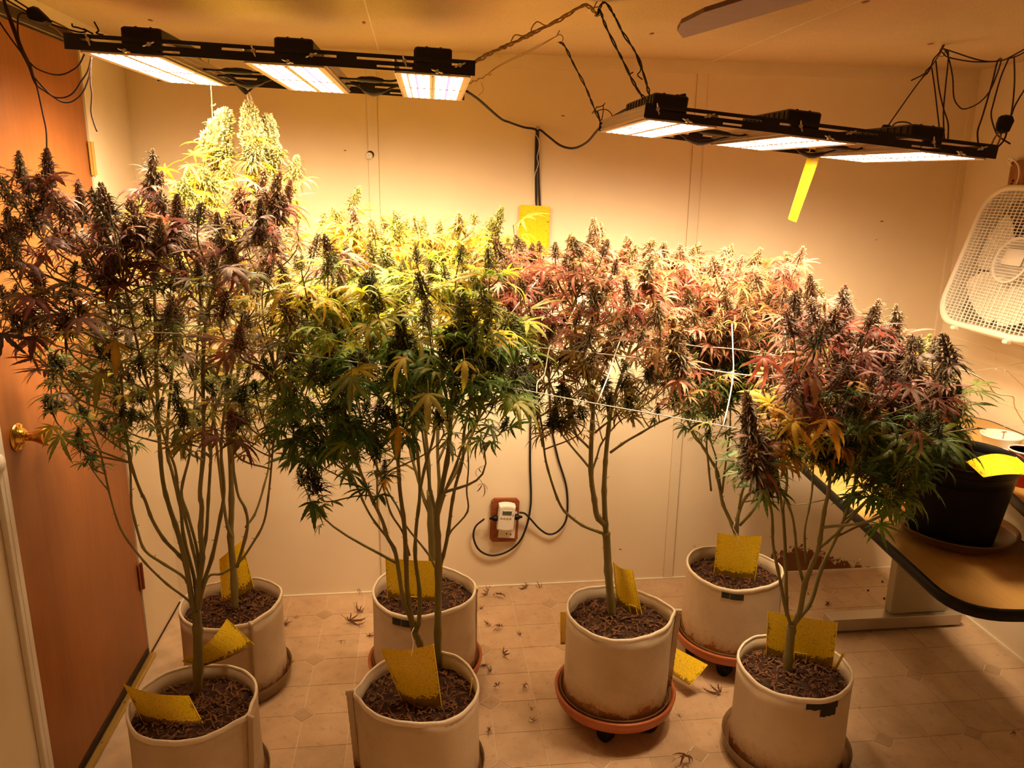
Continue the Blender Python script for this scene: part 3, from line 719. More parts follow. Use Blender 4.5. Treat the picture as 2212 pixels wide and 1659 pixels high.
def inside(x, z, w, h, r):
    dx, dz = abs(x)-(w/2-r), abs(z)-(h/2-r)
    if dx > 0 and dz > 0: return dx*dx+dz*dz < r*r
    return abs(x) < w/2 and abs(z) < h/2
def span(x, w, h, r):
    dx = abs(x)-(w/2-r)
    return h/2 if dx <= 0 else h/2-r+math.sqrt(max(0, r*r-dx*dx))
iw, ih, ir = fw-.046, fh-.046, RC*.92
g = MB()
for i in range(1, 24):
    x = -iw/2+iw*i/24; hz = span(x, iw, ih, ir); g.box((x, -.007, 0), (.0032 if i % 6 else .005, .003, 2*hz))
for i in range(1, 44):
    z = -ih/2+ih*i/44; hx = span(z, ih, iw, ir); g.box((0, -.0045, z), (2*hx, .002, .0022))
g.obj('front_grille', MT['fanplastic'], fan, loc=O3)
mb = MB(); mb.lathe([(.074, -.004), (.082, -.004), (.082, .001), (.074, .002), (.074, -.004)], 40, (0, 0, 0), Matrix.Rotation(-PI/2, 3, 'X')); mb.bbox((-.005, .0, .01), (.09, .006, .06), .004)
hub = mb.obj('grille_badge', MT['fanplastic'], fan, True, loc=O3)
mb = MB()
for k in range(5):
    a0 = 2*PI*k/5+.35; vs = []
    for i in range(7):
        t = i/6; r = .05+.175*t; w = .42+.28*math.sin(PI*t*.8)
        for j in range(4):
            s = j/3-.5; a = a0+w*s*1.6; vs.append((r*math.cos(a), -.045+.03*s, r*math.sin(a)))
    bl = MB(); bl.add(vs, [(i*4+j, i*4+j+1, i*4+j+5, i*4+j+4) for i in range(6) for j in range(3)]); bl.obj('fan_blade', MT['fanplastic'], fan, True, loc=O3)
mb = MB(); mb.lathe([(0, .02), (.05, .02), (.055, .03), (.055, .06), (0, .06)], 28, (0, 0, 0), Matrix.Rotation(PI/2, 3, 'X')); mb.obj('motor', MT['fanplastic'], fan, True, loc=O3)
mb = MB(); mb.box((0, -fd+.004, 0), (fw-.07, .002, fh-.07))
back = []
mb.obj('rear_guard', MT['fandark'], fan, loc=O3)
for x in (-.13, .13):
    mb = MB(); mb.bbox((x, -.004, -fh/2-.006), (.022, .022, .014), .003); mb.obj('grille_clip', MT['fanplastic'], fan, loc=O3)
mb = MB(); mb.bbox((-fw/2-.001, -.045, .10), (.006, .03, .085), .002); mb.obj('handle_slot', MT['fandark'], fan, loc=O3)
# board the fan hangs from, and its loop of cord
br = thing('wall_board', (3.16, -.36, 1.735), 'rough brown board on the wall above the box fan', 'board')
mb = MB(); mb.bbox((3.166, -.36, 1.735), (.022, .17, .095), .004); mb.obj('board', MT['roughwood'], br)
mb = MB()
for y, z in ((-.30, 1.70), (-.305, 1.712), (-.325, 1.705)): mb.lathe([(0, 0), (.005, 0), (.005, .002), (0, .002)], 8, (3.1545, y, z), Matrix.Rotation(-PI/2, 3, 'Y'))
mb.obj('nail_hole', MT['crack'], br)
rope('cord_loop', [[Vector((3.15, -.29, 1.765)), Vector((3.145, -.275, 1.785)), Vector((3.14, -.30, 1.79)), Vector((3.14, -.335, 1.765)), Vector((3.13, -.36, 1.73)), Vector((3.12, -.365, 1.70))]], .0035, MT['string'], 'loop of pale cord holding the box fan on its board', 'cord')

# ceiling fan: one blade reaches into view; hub and the rest stand just outside
ZB = 1.895
tB = atZ(1476, 78, ZB); lw = atZ(1740, 0, ZB)
dirb = (lw-tB); dirb.z = 0; dirb.normalize()
cf = thing('ceiling_fan', tB+dirb*.75+Vector((0, 0, .1)), 'brown ceiling fan blade crossing the ceiling at the top edge', 'ceiling fan')
nrm = Vector((-dirb.y, dirb.x, 0))
if (atZ(1530, 20, ZB)-tB).dot(nrm) < 0: nrm = -nrm
hubc = Vector((tB.x, tB.y, 0))+dirb*.72+nrm*.07
nearc, tipm = atZ(1522, 21, ZB), atZ(1463, 62, ZB)
wbl = (nearc-tB).dot(nrm); nin = (nearc-tB).dot(dirb)
def fanblade(Rk):
    q = [tB, tipm, tB+dirb*(nin*.55)+nrm*(wbl*.82), nearc, tB+dirb*.55+nrm*wbl*.86, tB+dirb*.62+nrm*wbl*.65, tB+dirb*.62+nrm*wbl*.2, tB+dirb*.55]
    poly = [Rk @ Vector((p_.x-hubc.x, p_.y-hubc.y, 0))+hubc for p_ in q]
    poly = [(p_.x, p_.y) for p_ in poly]; n_ = len(poly)
    ar = sum(poly[i][0]*poly[(i+1) % n_][1]-poly[(i+1) % n_][0]*poly[i][1] for i in range(n_))
    if ar < 0: poly.reverse()
    mb = MB(); mb.prism(poly, ZB-.003, ZB+.003); return mb
for k in range(5):
    Rk = Matrix.Rotation(2*PI*k/5, 3, 'Z'); fanblade(Rk).obj('fan_blade', MT['blade'], cf)
mb = MB(); mb.lathe([(0, -.05), (.07, -.05), (.10, -.02), (.10, .05), (.05, .08), (.015, .085), (.015, .16), (.06, .17), (.06, .195)], 32, (hubc.x, hubc.y, ZB)); mb.obj('fan_motor', MT['brass'], cf, True)

# ------------------------------------------------------------------ two-level computer desk
dk = thing('computer_desk', (2.75, -.8, 0), 'two-level desk with wood-look top and black edging', 'desk')
dv = Vector((-.0935, -.95, 0)).normalized(); du = Vector((-dv.y, dv.x, 0))       # dv toward the viewer, du toward the right wall
if du.x < 0: du = -du
o_ = Vector((2.405, -.14, 0))
def top_poly(corners, rad):
    out = []; n = len(corners)
    for i in range(n):
        p0, p1, p2 = (Vector((*corners[(i+k) % n], 0)) for k in (-1, 0, 1)); r = rad[i]
        if r <= 0: out.append((p1.x, p1.y)); continue
        a, c = p1+(p0-p1).normalized()*r, p1+(p2-p1).normalized()*r
        for k in range(9):
            t = k/8; q = a*(1-t)**2+p1*2*t*(1-t)+c*t*t; out.append((q.x, q.y))
    return out
def slabtop(name, corners, rad, z, th, edge):
    P_ = top_poly(corners, rad); n = len(P_); cx = sum(p[0] for p in P_)/n; cy = sum(p[1] for p in P_)/n
    ins = []
    for i in range(n):
        a, b_, c = (Vector((*P_[(i+k) % n], 0)) for k in (-1, 0, 1)); t = (c-a).normalized(); nn = Vector((-t.y, t.x, 0))
        ins.append(b_+nn*.006)
    mb = MB(); mb.add([(p.x, p.y, z-.002) for p in ins]+[(p.x, p.y, z) for p in ins], [tuple(range(n, 2*n)), tuple(range(n-1, -1, -1))]+[(i, (i+1) % n, n+(i+1) % n, n+i) for i in range(n)])
    t_ = mb.obj(name, MT['laminate'], dk)
    prof = [(0.0, z-.001), (-.006, z+.0012), (-.011, z-.005), (-.012, z-th/2), (-.009, z-th+.004), (0.0, z-th)]
    vs = []
    for (off, zz) in prof:
        for i in range(n):
            a, b_, c = (Vector((*P_[(i+k) % n], 0)) for k in (-1, 0, 1)); t = (c-a).normalized(); nn = Vector((-t.y, t.x, 0)); q = b_+nn*(off+.007); vs.append((q.x, q.y, zz))
    mb = MB(); mb.add(vs, [(k*n+i, k*n+n+i, k*n+n+(i+1) % n, k*n+(i+1) % n) for k in range(len(prof)-1) for i in range(n)]+[tuple(range((len(prof)-1)*n, len(prof)*n))])
    mb.obj('black_edging', MT['blackplastic'], t_, True)
    return t_
def dp(u, v_): p = o_+du*u+dv*v_; return (p.x, p.y)
slabtop('lower_top', [dp(.0, -.0), dp(0, 1.335), dp(.40, 1.335), dp(.40, 0)], (.06, .13, .02, .0), .70, .034, True)
ZT = .825
slabtop('upper_top', [(2.965, -.27), (2.60, -1.36), (3.155, -1.36), (3.155, -.40), (3.08, -.27)], (.0, .05, 0, .03, .03), ZT, .034, True)
mb = MB(); a, c = Vector((2.985, -.32, 0)), Vector((2.70, -1.20, 0)); d_ = (c-a).normalized(); ctr = (a+c)/2+Vector((.05, 0, .72))
mb.bbox(ctr, ((c-a).length, .012, .15), .003, Matrix(((d_.x, -d_.y, 0), (d_.y, d_.x, 0), (0, 0, 1)))); mb.obj('modesty_panel', MT['deskmetal'], dk)
ft = [at(1800, 1362, -.47)]
mb = MB(); mb.bbox((2.832, -.455, .033), (.545, .07, .050), .004); ftm = mb.obj('foot', MT['deskfoot'], dk)
mb = MB(); mb.lathe([(0, 0), (.018, 0), (.018, .008), (0, .008)], 12, (2.60, -.455, 0)); mb.lathe([(0, 0), (.018, 0), (.018, .008), (0, .008)], 12, (3.06, -.455, 0)); mb.obj('glide', MT['blackplastic'], ftm)
pa, pb = atZ(1930, 1325, .058), atZ(2062, 1320, .058)
mb = MB(); mb.bbox((2.93, -.445, .362), (.235, .045, .608), .004); mb.obj('leg_column', MT['deskmetal'], dk)
mb = MB(); mb.bbox((2.77, -.445, .655), (.62, .05, .022), .004); mb.obj('support_arm', MT['deskmetal'], dk)
# ------------------------------------------------------------------ leaf, flower and pot builders
def leaf_arrays(n, droop, wid, spread, seed, fold=.28, pet=.42, m=11, lift=.25, twist=.25):
    r = random.Random(seed); V = []; Q = []; C = []
    def ring(p, t, rad, c):
        u = t.cross(Vector((0, 1, 0)))
        u = u.normalized() if u.length > 1e-5 else Vector((0, 0, 1)); w = t.cross(u)
        b_ = len(V)
        for k in range(3):
            a = 2*PI*k/3; V.append(p+(u*math.cos(a)+w*math.sin(a))*rad); C.append(c)
        return b_
    pp = [Vector((pet*t, 0, .10*math.sin(t*PI*.6))) for t in (0, .5, 1)]; prev = None
    for i, p in enumerate(pp):
        b_ = ring(p, (pp[min(i+1, 2)]-pp[max(i-1, 0)]).normalized(), .013, (.9, .7, .5))
        if prev is not None: Q += [(prev+k, prev+(k+1) % 3, b_+(k+1) % 3, b_+k) for k in range(3)]
        prev = b_
    org = pp[-1]
    for j in range(n):
        q = (j-(n-1)/2)/max(1, (n-1)/2)
        a = q*spread+r.uniform(-.08, .08); ln = (1-.55*abs(q)**1.3)*r.uniform(.92, 1.06)
        e0 = lift+r.uniform(-.12, .12)-.15*abs(q); dr = droop*r.uniform(.8, 1.25); tw = twist*r.uniform(-1, 1)
        p = Vector(org); rows = []
        for i in range(m+1):
            s = i/m; e = e0-dr*s; hd = a+tw*s
            d = Vector((math.cos(hd)*math.cos(e), math.sin(hd)*math.cos(e), math.sin(e)))
            if i: p = p+d*(ln/m)
            lat = Vector((-math.sin(hd), math.cos(hd), 0)); up = lat.cross(d)*-1
            w = wid*ln*(math.sin(PI*min(1, s**.72*.985+.012))**.85) if i < m else .0015
            odd = i % 2
            w *= 1.0 if odd or i in (0, m) else .80
            sh = d*(ln/m*.42 if odd else 0)
            rows.append((Vector(p), p+lat*w+sh-up*fold*w, p-lat*w+sh-up*fold*w, s))
        b_ = len(V)
        for (mid, l_, r_, s) in rows:
            V.extend([mid, l_, r_]); t = 1.05-.25*s
            C.extend([(1.3*t, 1.25*t, 1.1*t), (t*.92, t*.92, t*.92), (t*.92, t*.92, t*.92)])
        for i in range(m):
            A_, B_ = b_+3*i, b_+3*i+3
            Q += [(A_, B_, B_+1, A_+1), (A_+2, B_+2, B_, A_)]
    return np.array([tuple(v_) for v_ in V], dtype=np.float64), np.array(Q, dtype=np.int32), np.array(C, dtype=np.float64)
LV = []
for sd, (n, dr, wd_, sp, lift) in enumerate(((7, .45, .080, 1.95, .25), (7, 1.0, .084, 1.9, .45), (7, 1.6, .078, 1.8, .7), (5, .7, .098, 1.35, .3), (5, 1.4, .088, 1.3, .55), (9, 1.1, .068, 2.1, .45), (7, 2.2, .072, 1.7, .8), (3, 1.0, .12, .8, .35), (5, 2.6, .04, 1.6, .6))):
    LV.append(leaf_arrays(n, dr, wd_, sp, 40+sd, lift=lift))
DRY = len(LV)-1
def np_mesh(name, V, Q, C, mat):
    me = bpy.data.meshes.new(name); nv, nf = len(V), len(Q)
    me.vertices.add(nv); me.vertices.foreach_set('co', V.astype(np.float32).ravel())
    me.loops.add(nf*4); me.loops.foreach_set('vertex_index', Q.astype(np.int32).ravel())
    me.polygons.add(nf); me.polygons.foreach_set('loop_start', np.arange(0, nf*4, 4, dtype=np.int32))
    ca = me.color_attributes.new('Col', 'FLOAT_COLOR', 'POINT')
    ca.data.foreach_set('color', np.concatenate([C, np.ones((nv, 1))], 1).astype(np.float32).ravel())
    me.materials.append(mat); me.update(calc_edges=True); return me
LEAFM = [np_mesh('leaf', *a, MT['leaf']) for a in LV]

def bud_mesh(seed, nc, r0, nsug, taper=.75, sug=.30, cs=1.0, core=.60):
    r = random.Random(seed); mb = MB()
    def R(t): return r0*(max(0.02, 1-t)**taper)*(.55+.45*min(1, t/.12))*(1+.16*math.sin(t*23+seed))
    prof = [(R(i/8)*core, i/8) for i in range(9)]
    n = 9; vs = []; cl = []
    for rr, z in prof:
        for k in range(n):
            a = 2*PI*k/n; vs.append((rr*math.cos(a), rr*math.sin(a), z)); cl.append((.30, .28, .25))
    mb.add(vs, [(i*n+k, i*n+(k+1) % n, (i+1)*n+(k+1) % n, (i+1)*n+k) for i in range(8) for k in range(n)], cl)
    for i in range(nc):
        t = (i+.5)/nc; t = t**.92; a = i*2.39996+r.uniform(-.2, .2); rr = R(t)
        el = r.uniform(.2, .75)+.5*t; d = Vector((math.cos(a)*math.cos(el), math.sin(a)*math.cos(el), math.sin(el)))
        p = Vector((rr*.62*math.cos(a), rr*.62*math.sin(a), t*.985)); s = r.uniform(.045, .078)*(1.15-.4*t)*cs
        u = d.orthogonal().normalized(); w = d.cross(u); tone = r.uniform(.55, 1.15)
        vs = [p]+[p+d*s*.45+(u*math.cos(k*PI/2)+w*math.sin(k*PI/2))*s*.40 for k in range(4)]+[p+d*s*1.25]
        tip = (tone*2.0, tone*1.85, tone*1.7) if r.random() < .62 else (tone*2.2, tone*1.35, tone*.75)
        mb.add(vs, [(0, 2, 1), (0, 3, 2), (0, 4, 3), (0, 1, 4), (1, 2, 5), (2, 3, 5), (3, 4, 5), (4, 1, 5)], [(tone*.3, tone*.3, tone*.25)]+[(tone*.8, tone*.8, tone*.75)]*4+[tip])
    for i in range(nsug):
        t = r.uniform(.02, .88); a = r.uniform(0, 2*PI); rr = R(t); e = r.uniform(-.25, .8); L = sug*r.uniform(.6, 1.25)*(1.12-.72*t); wv = (.018+.010*r.random())*min(1.6, sug/.3)
        p = Vector((rr*.6*math.cos(a), rr*.6*math.sin(a), t)); lat = Vector((-math.sin(a), math.cos(a), 0)); rows = []; tone = r.uniform(.6, 1.1)
        for k in range(4):
            s = k/3; ee = e-.9*s; d = Vector((math.cos(a)*math.cos(ee), math.sin(a)*math.cos(ee), math.sin(ee)))
            if k: p = p+d*L/3
            w = wv*(.5, 1.0, .75, .03)[k]; rows.append((p-lat*w, p+Vector((0, 0, -w*.5)), p+lat*w))
        vs = [x for rw in rows for x in rw]
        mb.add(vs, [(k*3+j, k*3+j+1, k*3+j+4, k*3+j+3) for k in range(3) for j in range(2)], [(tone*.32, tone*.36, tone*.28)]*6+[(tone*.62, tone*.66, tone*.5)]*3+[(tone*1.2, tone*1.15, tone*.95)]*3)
    return mb.mesh('bud', MT['bud'])
BUD = [bud_mesh(s, nc, r0, ns, tp, sg, .68 if s == 4 else 1.0) for s, (nc, r0, ns, tp, sg) in enumerate(((250, .22, 84, .55, .34), (240, .25, 78, .5, .32), (220, .20, 96, .6, .40), (260, .28, 60, .42, .26), (460, .125, 190, .45, .22)))]
BUDP = [bud_mesh(70+s, 380, .33, 24, .36, .22) for s in range(2)]
SBUD = [bud_mesh(20+s, 64, .27, 50, .40, .66, 2.1, .35) for s in range(4)]

# colours of leaves and flowers
PAL = {
 'purple': [(.21, .085, .085), (.26, .105, .085), (.16, .07, .06), (.32, .10, .06), (.26, .165, .12)],
 'brown': [(.22, .165, .045), (.17, .15, .038), (.29, .19, .04), (.46, .33, .04), (.15, .085, .04), (.20, .10, .065)],
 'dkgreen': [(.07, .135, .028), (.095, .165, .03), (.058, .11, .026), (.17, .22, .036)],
 'olive': [(.15, .18, .038), (.19, .20, .038), (.12, .145, .032), (.28, .26, .036), (.46, .36, .04)],
 'green': [(.13, .25, .04), (.19, .31, .04), (.09, .19, .035), (.28, .34, .04), (.11, .22, .04)],
 'ygreen': [(.38, .42, .035), (.50, .44, .035), (.26, .35, .035), (.58, .44, .035), (.17, .28, .035)],
 'yellow': [(.68, .54, .05), (.62, .45, .04), (.52, .46, .05)],
 'yorange': [(.55, .33, .05), (.5, .25, .07), (.6, .43, .05), (.45, .3, .05), (.44, .36, .05)],
 'pink': [(.42, .15, .11), (.36, .11, .085), (.48, .21, .13), (.30, .08, .06), (.45, .25, .09), (.38, .16, .12)],
 'redbrown': [(.28, .10, .05), (.2, .085, .04), (.34, .15, .055), (.22, .13, .045)],
 'olivedry': [(.26, .18, .04), (.34, .22, .04), (.2, .14, .04), (.15, .09, .03)],
 'redpurple': [(.28, .085, .07), (.2, .075, .06), (.36, .12, .08), (.15, .05, .05), (.30, .14, .12)],
 'orange': [(.52, .28, .03), (.46, .2, .035), (.55, .40, .03), (.36, .26, .03)]}
BPAL = {'purple': (.34, .24, .165), 'green': (.24, .25, .08), 'dk': (.11, .12, .042), 'pale': (.52, .49, .26), 'pink': (.42, .28, .17), 'brown': (.26, .18, .09), 'violet': (.29, .205, .15), 'lime': (.44, .42, .15)}

# ------------------------------------------------------------------ fabric pots
def fabric_pot(root, R, h, seam, tipped, patch=None, tape=False, seed=1):
    r = random.Random(seed); ph = [r.uniform(0, 6.28) for _ in range(4)]
    def wob(a, z):
        k = 1+.010*math.sin(2*a+ph[0])*(.4+z/h)+.007*math.sin(3*a+ph[1])*(z/h)+.004*math.sin(7*a+ph[2])
        if tipped:
            d = (a-seam+PI) % (2*PI)-PI; k += .085*math.exp(-(d/.16)**2)*min(1, z/h)
        return k
    def zt(a): return h+.005*math.sin(2*a+ph[3])+.002*math.sin(5*a+ph[1])+.0007*math.sin(17*a)
    n = 64; lv = [(1.0, 0), (1.01, .012), (1.008, .06), (1.0, .13), (.995, .2), (.997, .25), (1.0, h-.006)]
    inn = [(.962, h-.006), (.955, h-.04), (.95, h-.09)]
    vs = []
    for (s, z) in lv+inn:
        for k in range(n):
            a = 2*PI*k/n; q = R*s*wob(a, z); vs.append((q*math.cos(a), q*math.sin(a), z+(zt(a)-h)*(z/h)**3))
    L = len(lv)+len(inn)
    mb = MB(); mb.add(vs, [(i*n+k, i*n+(k+1) % n, (i+1)*n+(k+1) % n, (i+1)*n+k) for i in range(L-1) for k in range(n)]+[tuple(range(n-1, -1, -1))])
    pot = mb.obj('fabric_pot', MT['felt'], root, True, loc=O3)
    mb = MB(); pts = []
    for k in range(97):
        a = 2*PI*k/96; q = R*.982*wob(a, h); pts.append((q*math.cos(a), q*math.sin(a), zt(a)-.001))
    vs = []
    for i, p in enumerate(pts[:-1]):
        a = 2*PI*i/96; er = Vector((math.cos(a), math.sin(a), 0))
        for (dr, dz) in ((-.0035, -.005), (-.0038, 0), (-.002, .0025), (.001, .0025), (.0036, 0), (.0044, -.011), (.0026, -.0115)):
            vs.append(Vector(p)+er*dr+Vector((0, 0, dz)))
    mb.add(vs, [(i*7+k, ((i+1) % 96)*7+k, ((i+1) % 96)*7+k+1, i*7+k+1) for i in range(96) for k in range(6)])
    mb.obj('rolled_hem', MT['hem'], pot, True, loc=O3)
    # seam allowance sewn up the side
    mb = MB(); c, s = math.cos(seam), math.sin(seam); ex = .018 if tipped else .004
    for i in range(12):
        z0, z1 = h*i/12, h*(i+1)/12; za = (z0+z1)/2; q = R*wob(seam, za)
        Rm = Matrix.Rotation(seam, 3, 'Z'); mb.box(((q+ex/2)*c, (q+ex/2)*s, za), (ex, .0045 if tipped else .022, z1-z0), Rm)
    q = R*wob(seam, h); mb.bbox(((q+ex*.45)*c, (q+ex*.45)*s, h-.001), (ex+.006, .010 if tipped else .022, .016), .002, Matrix.Rotation(seam, 3, 'Z'))
    mb.obj('side_seam', MT['felt'], pot, loc=O3)
    mb = MB(); q = [Vector((R*wob(seam+.03, h*i/12)*1.004*math.cos(seam+.03*(1 if c < .9 else -1)), R*wob(seam+.03, h*i/12)*1.004*math.sin(seam+.03*(1 if c < .9 else -1)), h*i/12)) for i in range(13)]
    mb.tube(q, .0011, 4); mb.obj('stitching', MT['thread'], pot, loc=O3)
    if patch is not None:
        a0, a1, z0, z1 = patch; segs = [(a0, a1, z0, z1)]
        if tape: segs = [(a0, a1, (z0+z1)/2+.002, z1), (a0+(a1-a0)*.42, a1-(a1-a0)*.06, z0, (z0+z1)/2+.002)]
        else: segs = [(a0, a0+(a1-a0)*.36, z0, z1), (a0+(a1-a0)*.385, a1, z0-.001, z1-.001)]
        for (b0, b1, w0, w1) in segs:
            vs = []
            for i in range(9):
                a = b0+(b1-b0)*i/8
                for z in (w0+(.002*math.sin(i*2.3) if tape else 0), w1):
                    q = R*1.004*wob(a, z)+.0012; vs.append((q*math.cos(a), q*math.sin(a), z))
            mb = MB(); mb.add(vs, [(2*i, 2*i+2, 2*i+3, 2*i+1) for i in range(8)]); mb.obj('black_tape' if tape else 'brand_patch', MT['tape' if tape else 'patch'], pot, loc=O3)
    # soil with a mulch of dead leaf scraps
    mb = MB(); zs = h-.048; n = 36; vs = [(0, 0, zs+.012)]
    for i in range(1, 9):
        q = R*.957*i/8
        for k in range(n):
            a = 2*PI*k/n; vs.append((q*wob(a, h-.05)*math.cos(a), q*wob(a, h-.05)*math.sin(a), zs+.012*(1-(i/8)**2)+r.uniform(-.006, .006)))
    fs = [(0, 1+k, 1+(k+1) % n) for k in range(n)]
    for i in range(7):
        for k in range(n): fs.append((1+i*n+k, 1+(i+1)*n+k, 1+(i+1)*n+(k+1) % n, 1+i*n+(k+1) % n))
    mb.add(vs, fs, (1, 1, 1)); so = mb.obj('soil', MT['soil'], pot, loc=O3)
    mb = MB()
    for i in range(430):
        a = r.uniform(0, 6.28); q = R*.91*math.sqrt(r.random()); p = Vector((q*math.cos(a), q*math.sin(a), zs+.012*(1-(q/R)**2)+r.uniform(.001, .009)))
        y = r.uniform(0, 6.28); d = Vector((math.cos(y), math.sin(y), r.uniform(-.3, .5))); l_ = Vector((-math.sin(y), math.cos(y), r.uniform(-.4, .4))); L_ = r.uniform(.006, .030); w = r.uniform(.0008, .0028)
        vs = []
        for k in range(4):
            s = k/3; c_ = p+d*L_*(s-.5)+Vector((0, 0, .006*math.sin(PI*s)*r.uniform(-.4, 1))); vs += [c_-l_*w, c_+l_*w]
        mb.add(vs, [(2*k, 2*k+1, 2*k+3, 2*k+2) for k in range(3)])
    mm = mb.obj('mulch', MT['dryleaf'], root, loc=O3); mm['kind'] = 'stuff'
    return zs

# ------------------------------------------------------------------ plants
def bez(a, b_, c, d, k):
    return [a*(1-t)**3+b_*3*t*(1-t)**2+c*3*t*t*(1-t)+d*t**3 for t in (i/k for i in range(k+1))]
class Plant:
    def __init__(s, root, base, yr, seed):
        s.root = root; s.o = Vector(root.location); s.base = base; s.yr = yr; s.r = random.Random(seed)
        s.nodes = []; s.twigs = MB(); s.leaves = []; s.nb = 0
    def jit(s, c, a=.22):
        k = 1+s.r.uniform(-a, a); return tuple(max(.004, x*k*(1+s.r.uniform(-.10, .10))) for x in c)
    def branch(s, px, r0, r1, dy, y0=None, name='branch', nodes=True):
        n = len(px); y0 = s.base.y if y0 is None else y0
        pts = [at(x, y, y0+dy*(i/(n-1))**1.2) for i, (x, y) in enumerate(px)]
        P_ = spline(pts, 4); m = len(P_); rad = [r0+(r1-r0)*i/(m-1) for i in range(m)]
        for i in range(3, m-2, 5): rad[i] *= 1.22                      # swollen nodes
        mb = MB(); mb.tube(P_, rad, 8)
        for i in range(3, m-2, 7):                                      # stubs of stripped leaves
            a = s.r.uniform(0, 6.28); d = Vector((math.cos(a), math.sin(a), .5)).normalized(); mb.tube([P_[i], P_[i]+d*(rad[i]*1.5+.005)], [.0015, .0008], 4)
        o = mb.obj(name, MT['stem'], s.root, True)
        if nodes: s.nodes += [(p, rad[i]) for i, p in enumerate(P_) if i > m*.25]
        return P_
    def twig(s, b_, dirv, r1=.0016, lim=.16):
        best = None
        for (p, rr) in s.nodes:
            d = b_-p; L = d.length
            if L < 1e-3: continue
            hz = math.hypot(d.x, d.y); c = L+1.3*max(0, hz-d.z*1.1)+(0.8 if d.z < .01 else 0)+.12*(1 if rr < .0024 else 0)
            if best is None or c < best[0]: best = (c, p, rr)
        _, p, rr = best; L = (b_-p).length
        up = Vector((0, 0, 1)); hz = Vector((b_.x-p.x, b_.y-p.y, 0))
        P_ = bez(p, p+hz*.45+up*L*.2, b_-dirv*L*.35, b_, 7)
        r0 = max(.0016, min(rr*.8, .0016+L*.011))
        s.twigs.tube(P_, [r0+(r1-r0)*i/7 for i in range(8)], 5, cap=False)
        if s.r.random() < .6: s.nodes += [(q, r0*.7) for q in P_[2:7:2]]
        return P_
    def leaf(s, p, yaw, el, roll, sc, var, col):
        if p.x < .02: return
        if p.x < .12: yaw = math.atan2(math.sin(yaw), abs(math.cos(yaw)))
        cx, sx = math.cos(yaw), math.sin(yaw); ce, se = math.cos(el), math.sin(el)
        x = Vector((cx*ce, sx*ce, se)); y = Vector((-sx, cx, 0)); z = x.cross(y)
        y2 = y*math.cos(roll)+z*math.sin(roll); z2 = x.cross(y2)
        s.leaves.append((p, Matrix((x, y2, z2)).transposed(), sc, var, col))
    def fans(s, line, n, pal, sc, t0=.35, t1=1.0, droop=None):
        r = s.r; sc *= .88; m = len(line)-1
        for i in range(n):
            t = (t0+(t1-t0)*(i+r.random())/n)*m; k = min(m-1, int(t)); p = line[k].lerp(line[k+1], t-k)
            yaw = -PI/2+r.uniform(-2.1, 2.1) if r.random() < .78 else r.uniform(0, 6.28)
            var = r.choice((0, 1, 1, 2, 2, 3, 4, 4, 5, 6, 7)) if droop is None else r.choice(droop)
            s.leaf(p, yaw, r.uniform(-.75, .45), r.uniform(-.5, .5), sc*r.uniform(.6, 1.2), var, s.jit(r.choice(PAL[pal])))
    def bud(s, b_, tip, fat, pal, small):
        d = tip-b_; L = d.length; q = d.normalized().to_track_quat('Z', 'Y').to_matrix() @ Matrix.Rotation(s.r.uniform(0, 6.28), 3, 'Z')
        me = s.r.choice(SBUD) if small else (BUD[4] if fat < 0 else s.r.choice(BUDP if pal == 'pale' else BUD[:4])); f = abs(fat)
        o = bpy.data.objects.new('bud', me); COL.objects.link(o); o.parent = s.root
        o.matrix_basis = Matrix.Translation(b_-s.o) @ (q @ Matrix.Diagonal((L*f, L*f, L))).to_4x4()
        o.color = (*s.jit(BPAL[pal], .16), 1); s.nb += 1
    def cola(s, px, py, ln, lean, Y, fat, bp, lp, nl=7, lsc=.085):
        tip = at(px, py, Y); b_ = at(px+lean, py+ln, Y+s.r.uniform(-.02, .03)); d = (tip-b_)
        tw = s.twig(b_, d.normalized(), .0028)
        s.bud(b_, tip, fat, bp, False)
        line = [b_-d*.5, b_, b_+d*.35]
        s.fans(line, nl, lp, lsc, .1, 1.0); s.fans(tw, 3, lp, lsc*.9, .6, 1.0)
        if ln > 60 and fat > 0:
            for k in range(3):
                a = s.r.uniform(0, 6.28); sd = b_+Vector((math.cos(a)*d.length*.16, math.sin(a)*d.length*.16, -d.length*s.r.uniform(.0, .35))); s.bud(sd, sd+d*.42+Vector((math.cos(a), math.sin(a), 0))*d.length*.1, 1.2, bp, True)
    def zone(s, x0, y0, x1, y1, n, pal, bp, nl=6, lsc=.075, bsz=.045, Y=None, pal2=None, p2=.25, bud=.85, droop=None):
        r = s.r; ya, yb = Y or s.yr; cols = max(1, int(math.sqrt(n*(x1-x0)/(y1-y0)))); rows = math.ceil(n/cols); k = 0
        for i in range(rows):
            for j in range(cols):
                if k >= n: break
                k += 1
                px = x0+(x1-x0)*(j+r.uniform(.05, .95))/cols; py = y0+(y1-y0)*(i+r.uniform(.05, .95))/rows
                b_ = at(px, py, r.uniform(ya, yb)); d = Vector((r.uniform(-.5, .5), r.uniform(-.5, .3), 1)).normalized(); tw = s.twig(b_, d)
                if r.random() < bud: s.bud(b_, b_+d*bsz*r.uniform(.7, 1.35), r.uniform(.8, 1.15), bp, True)
                p_ = pal2 if pal2 and r.random() < p2 else pal
                m = len(tw); tail = tw[m-4:]
                s.fans(tail, nl, p_, lsc, 0, 1.0, droop)
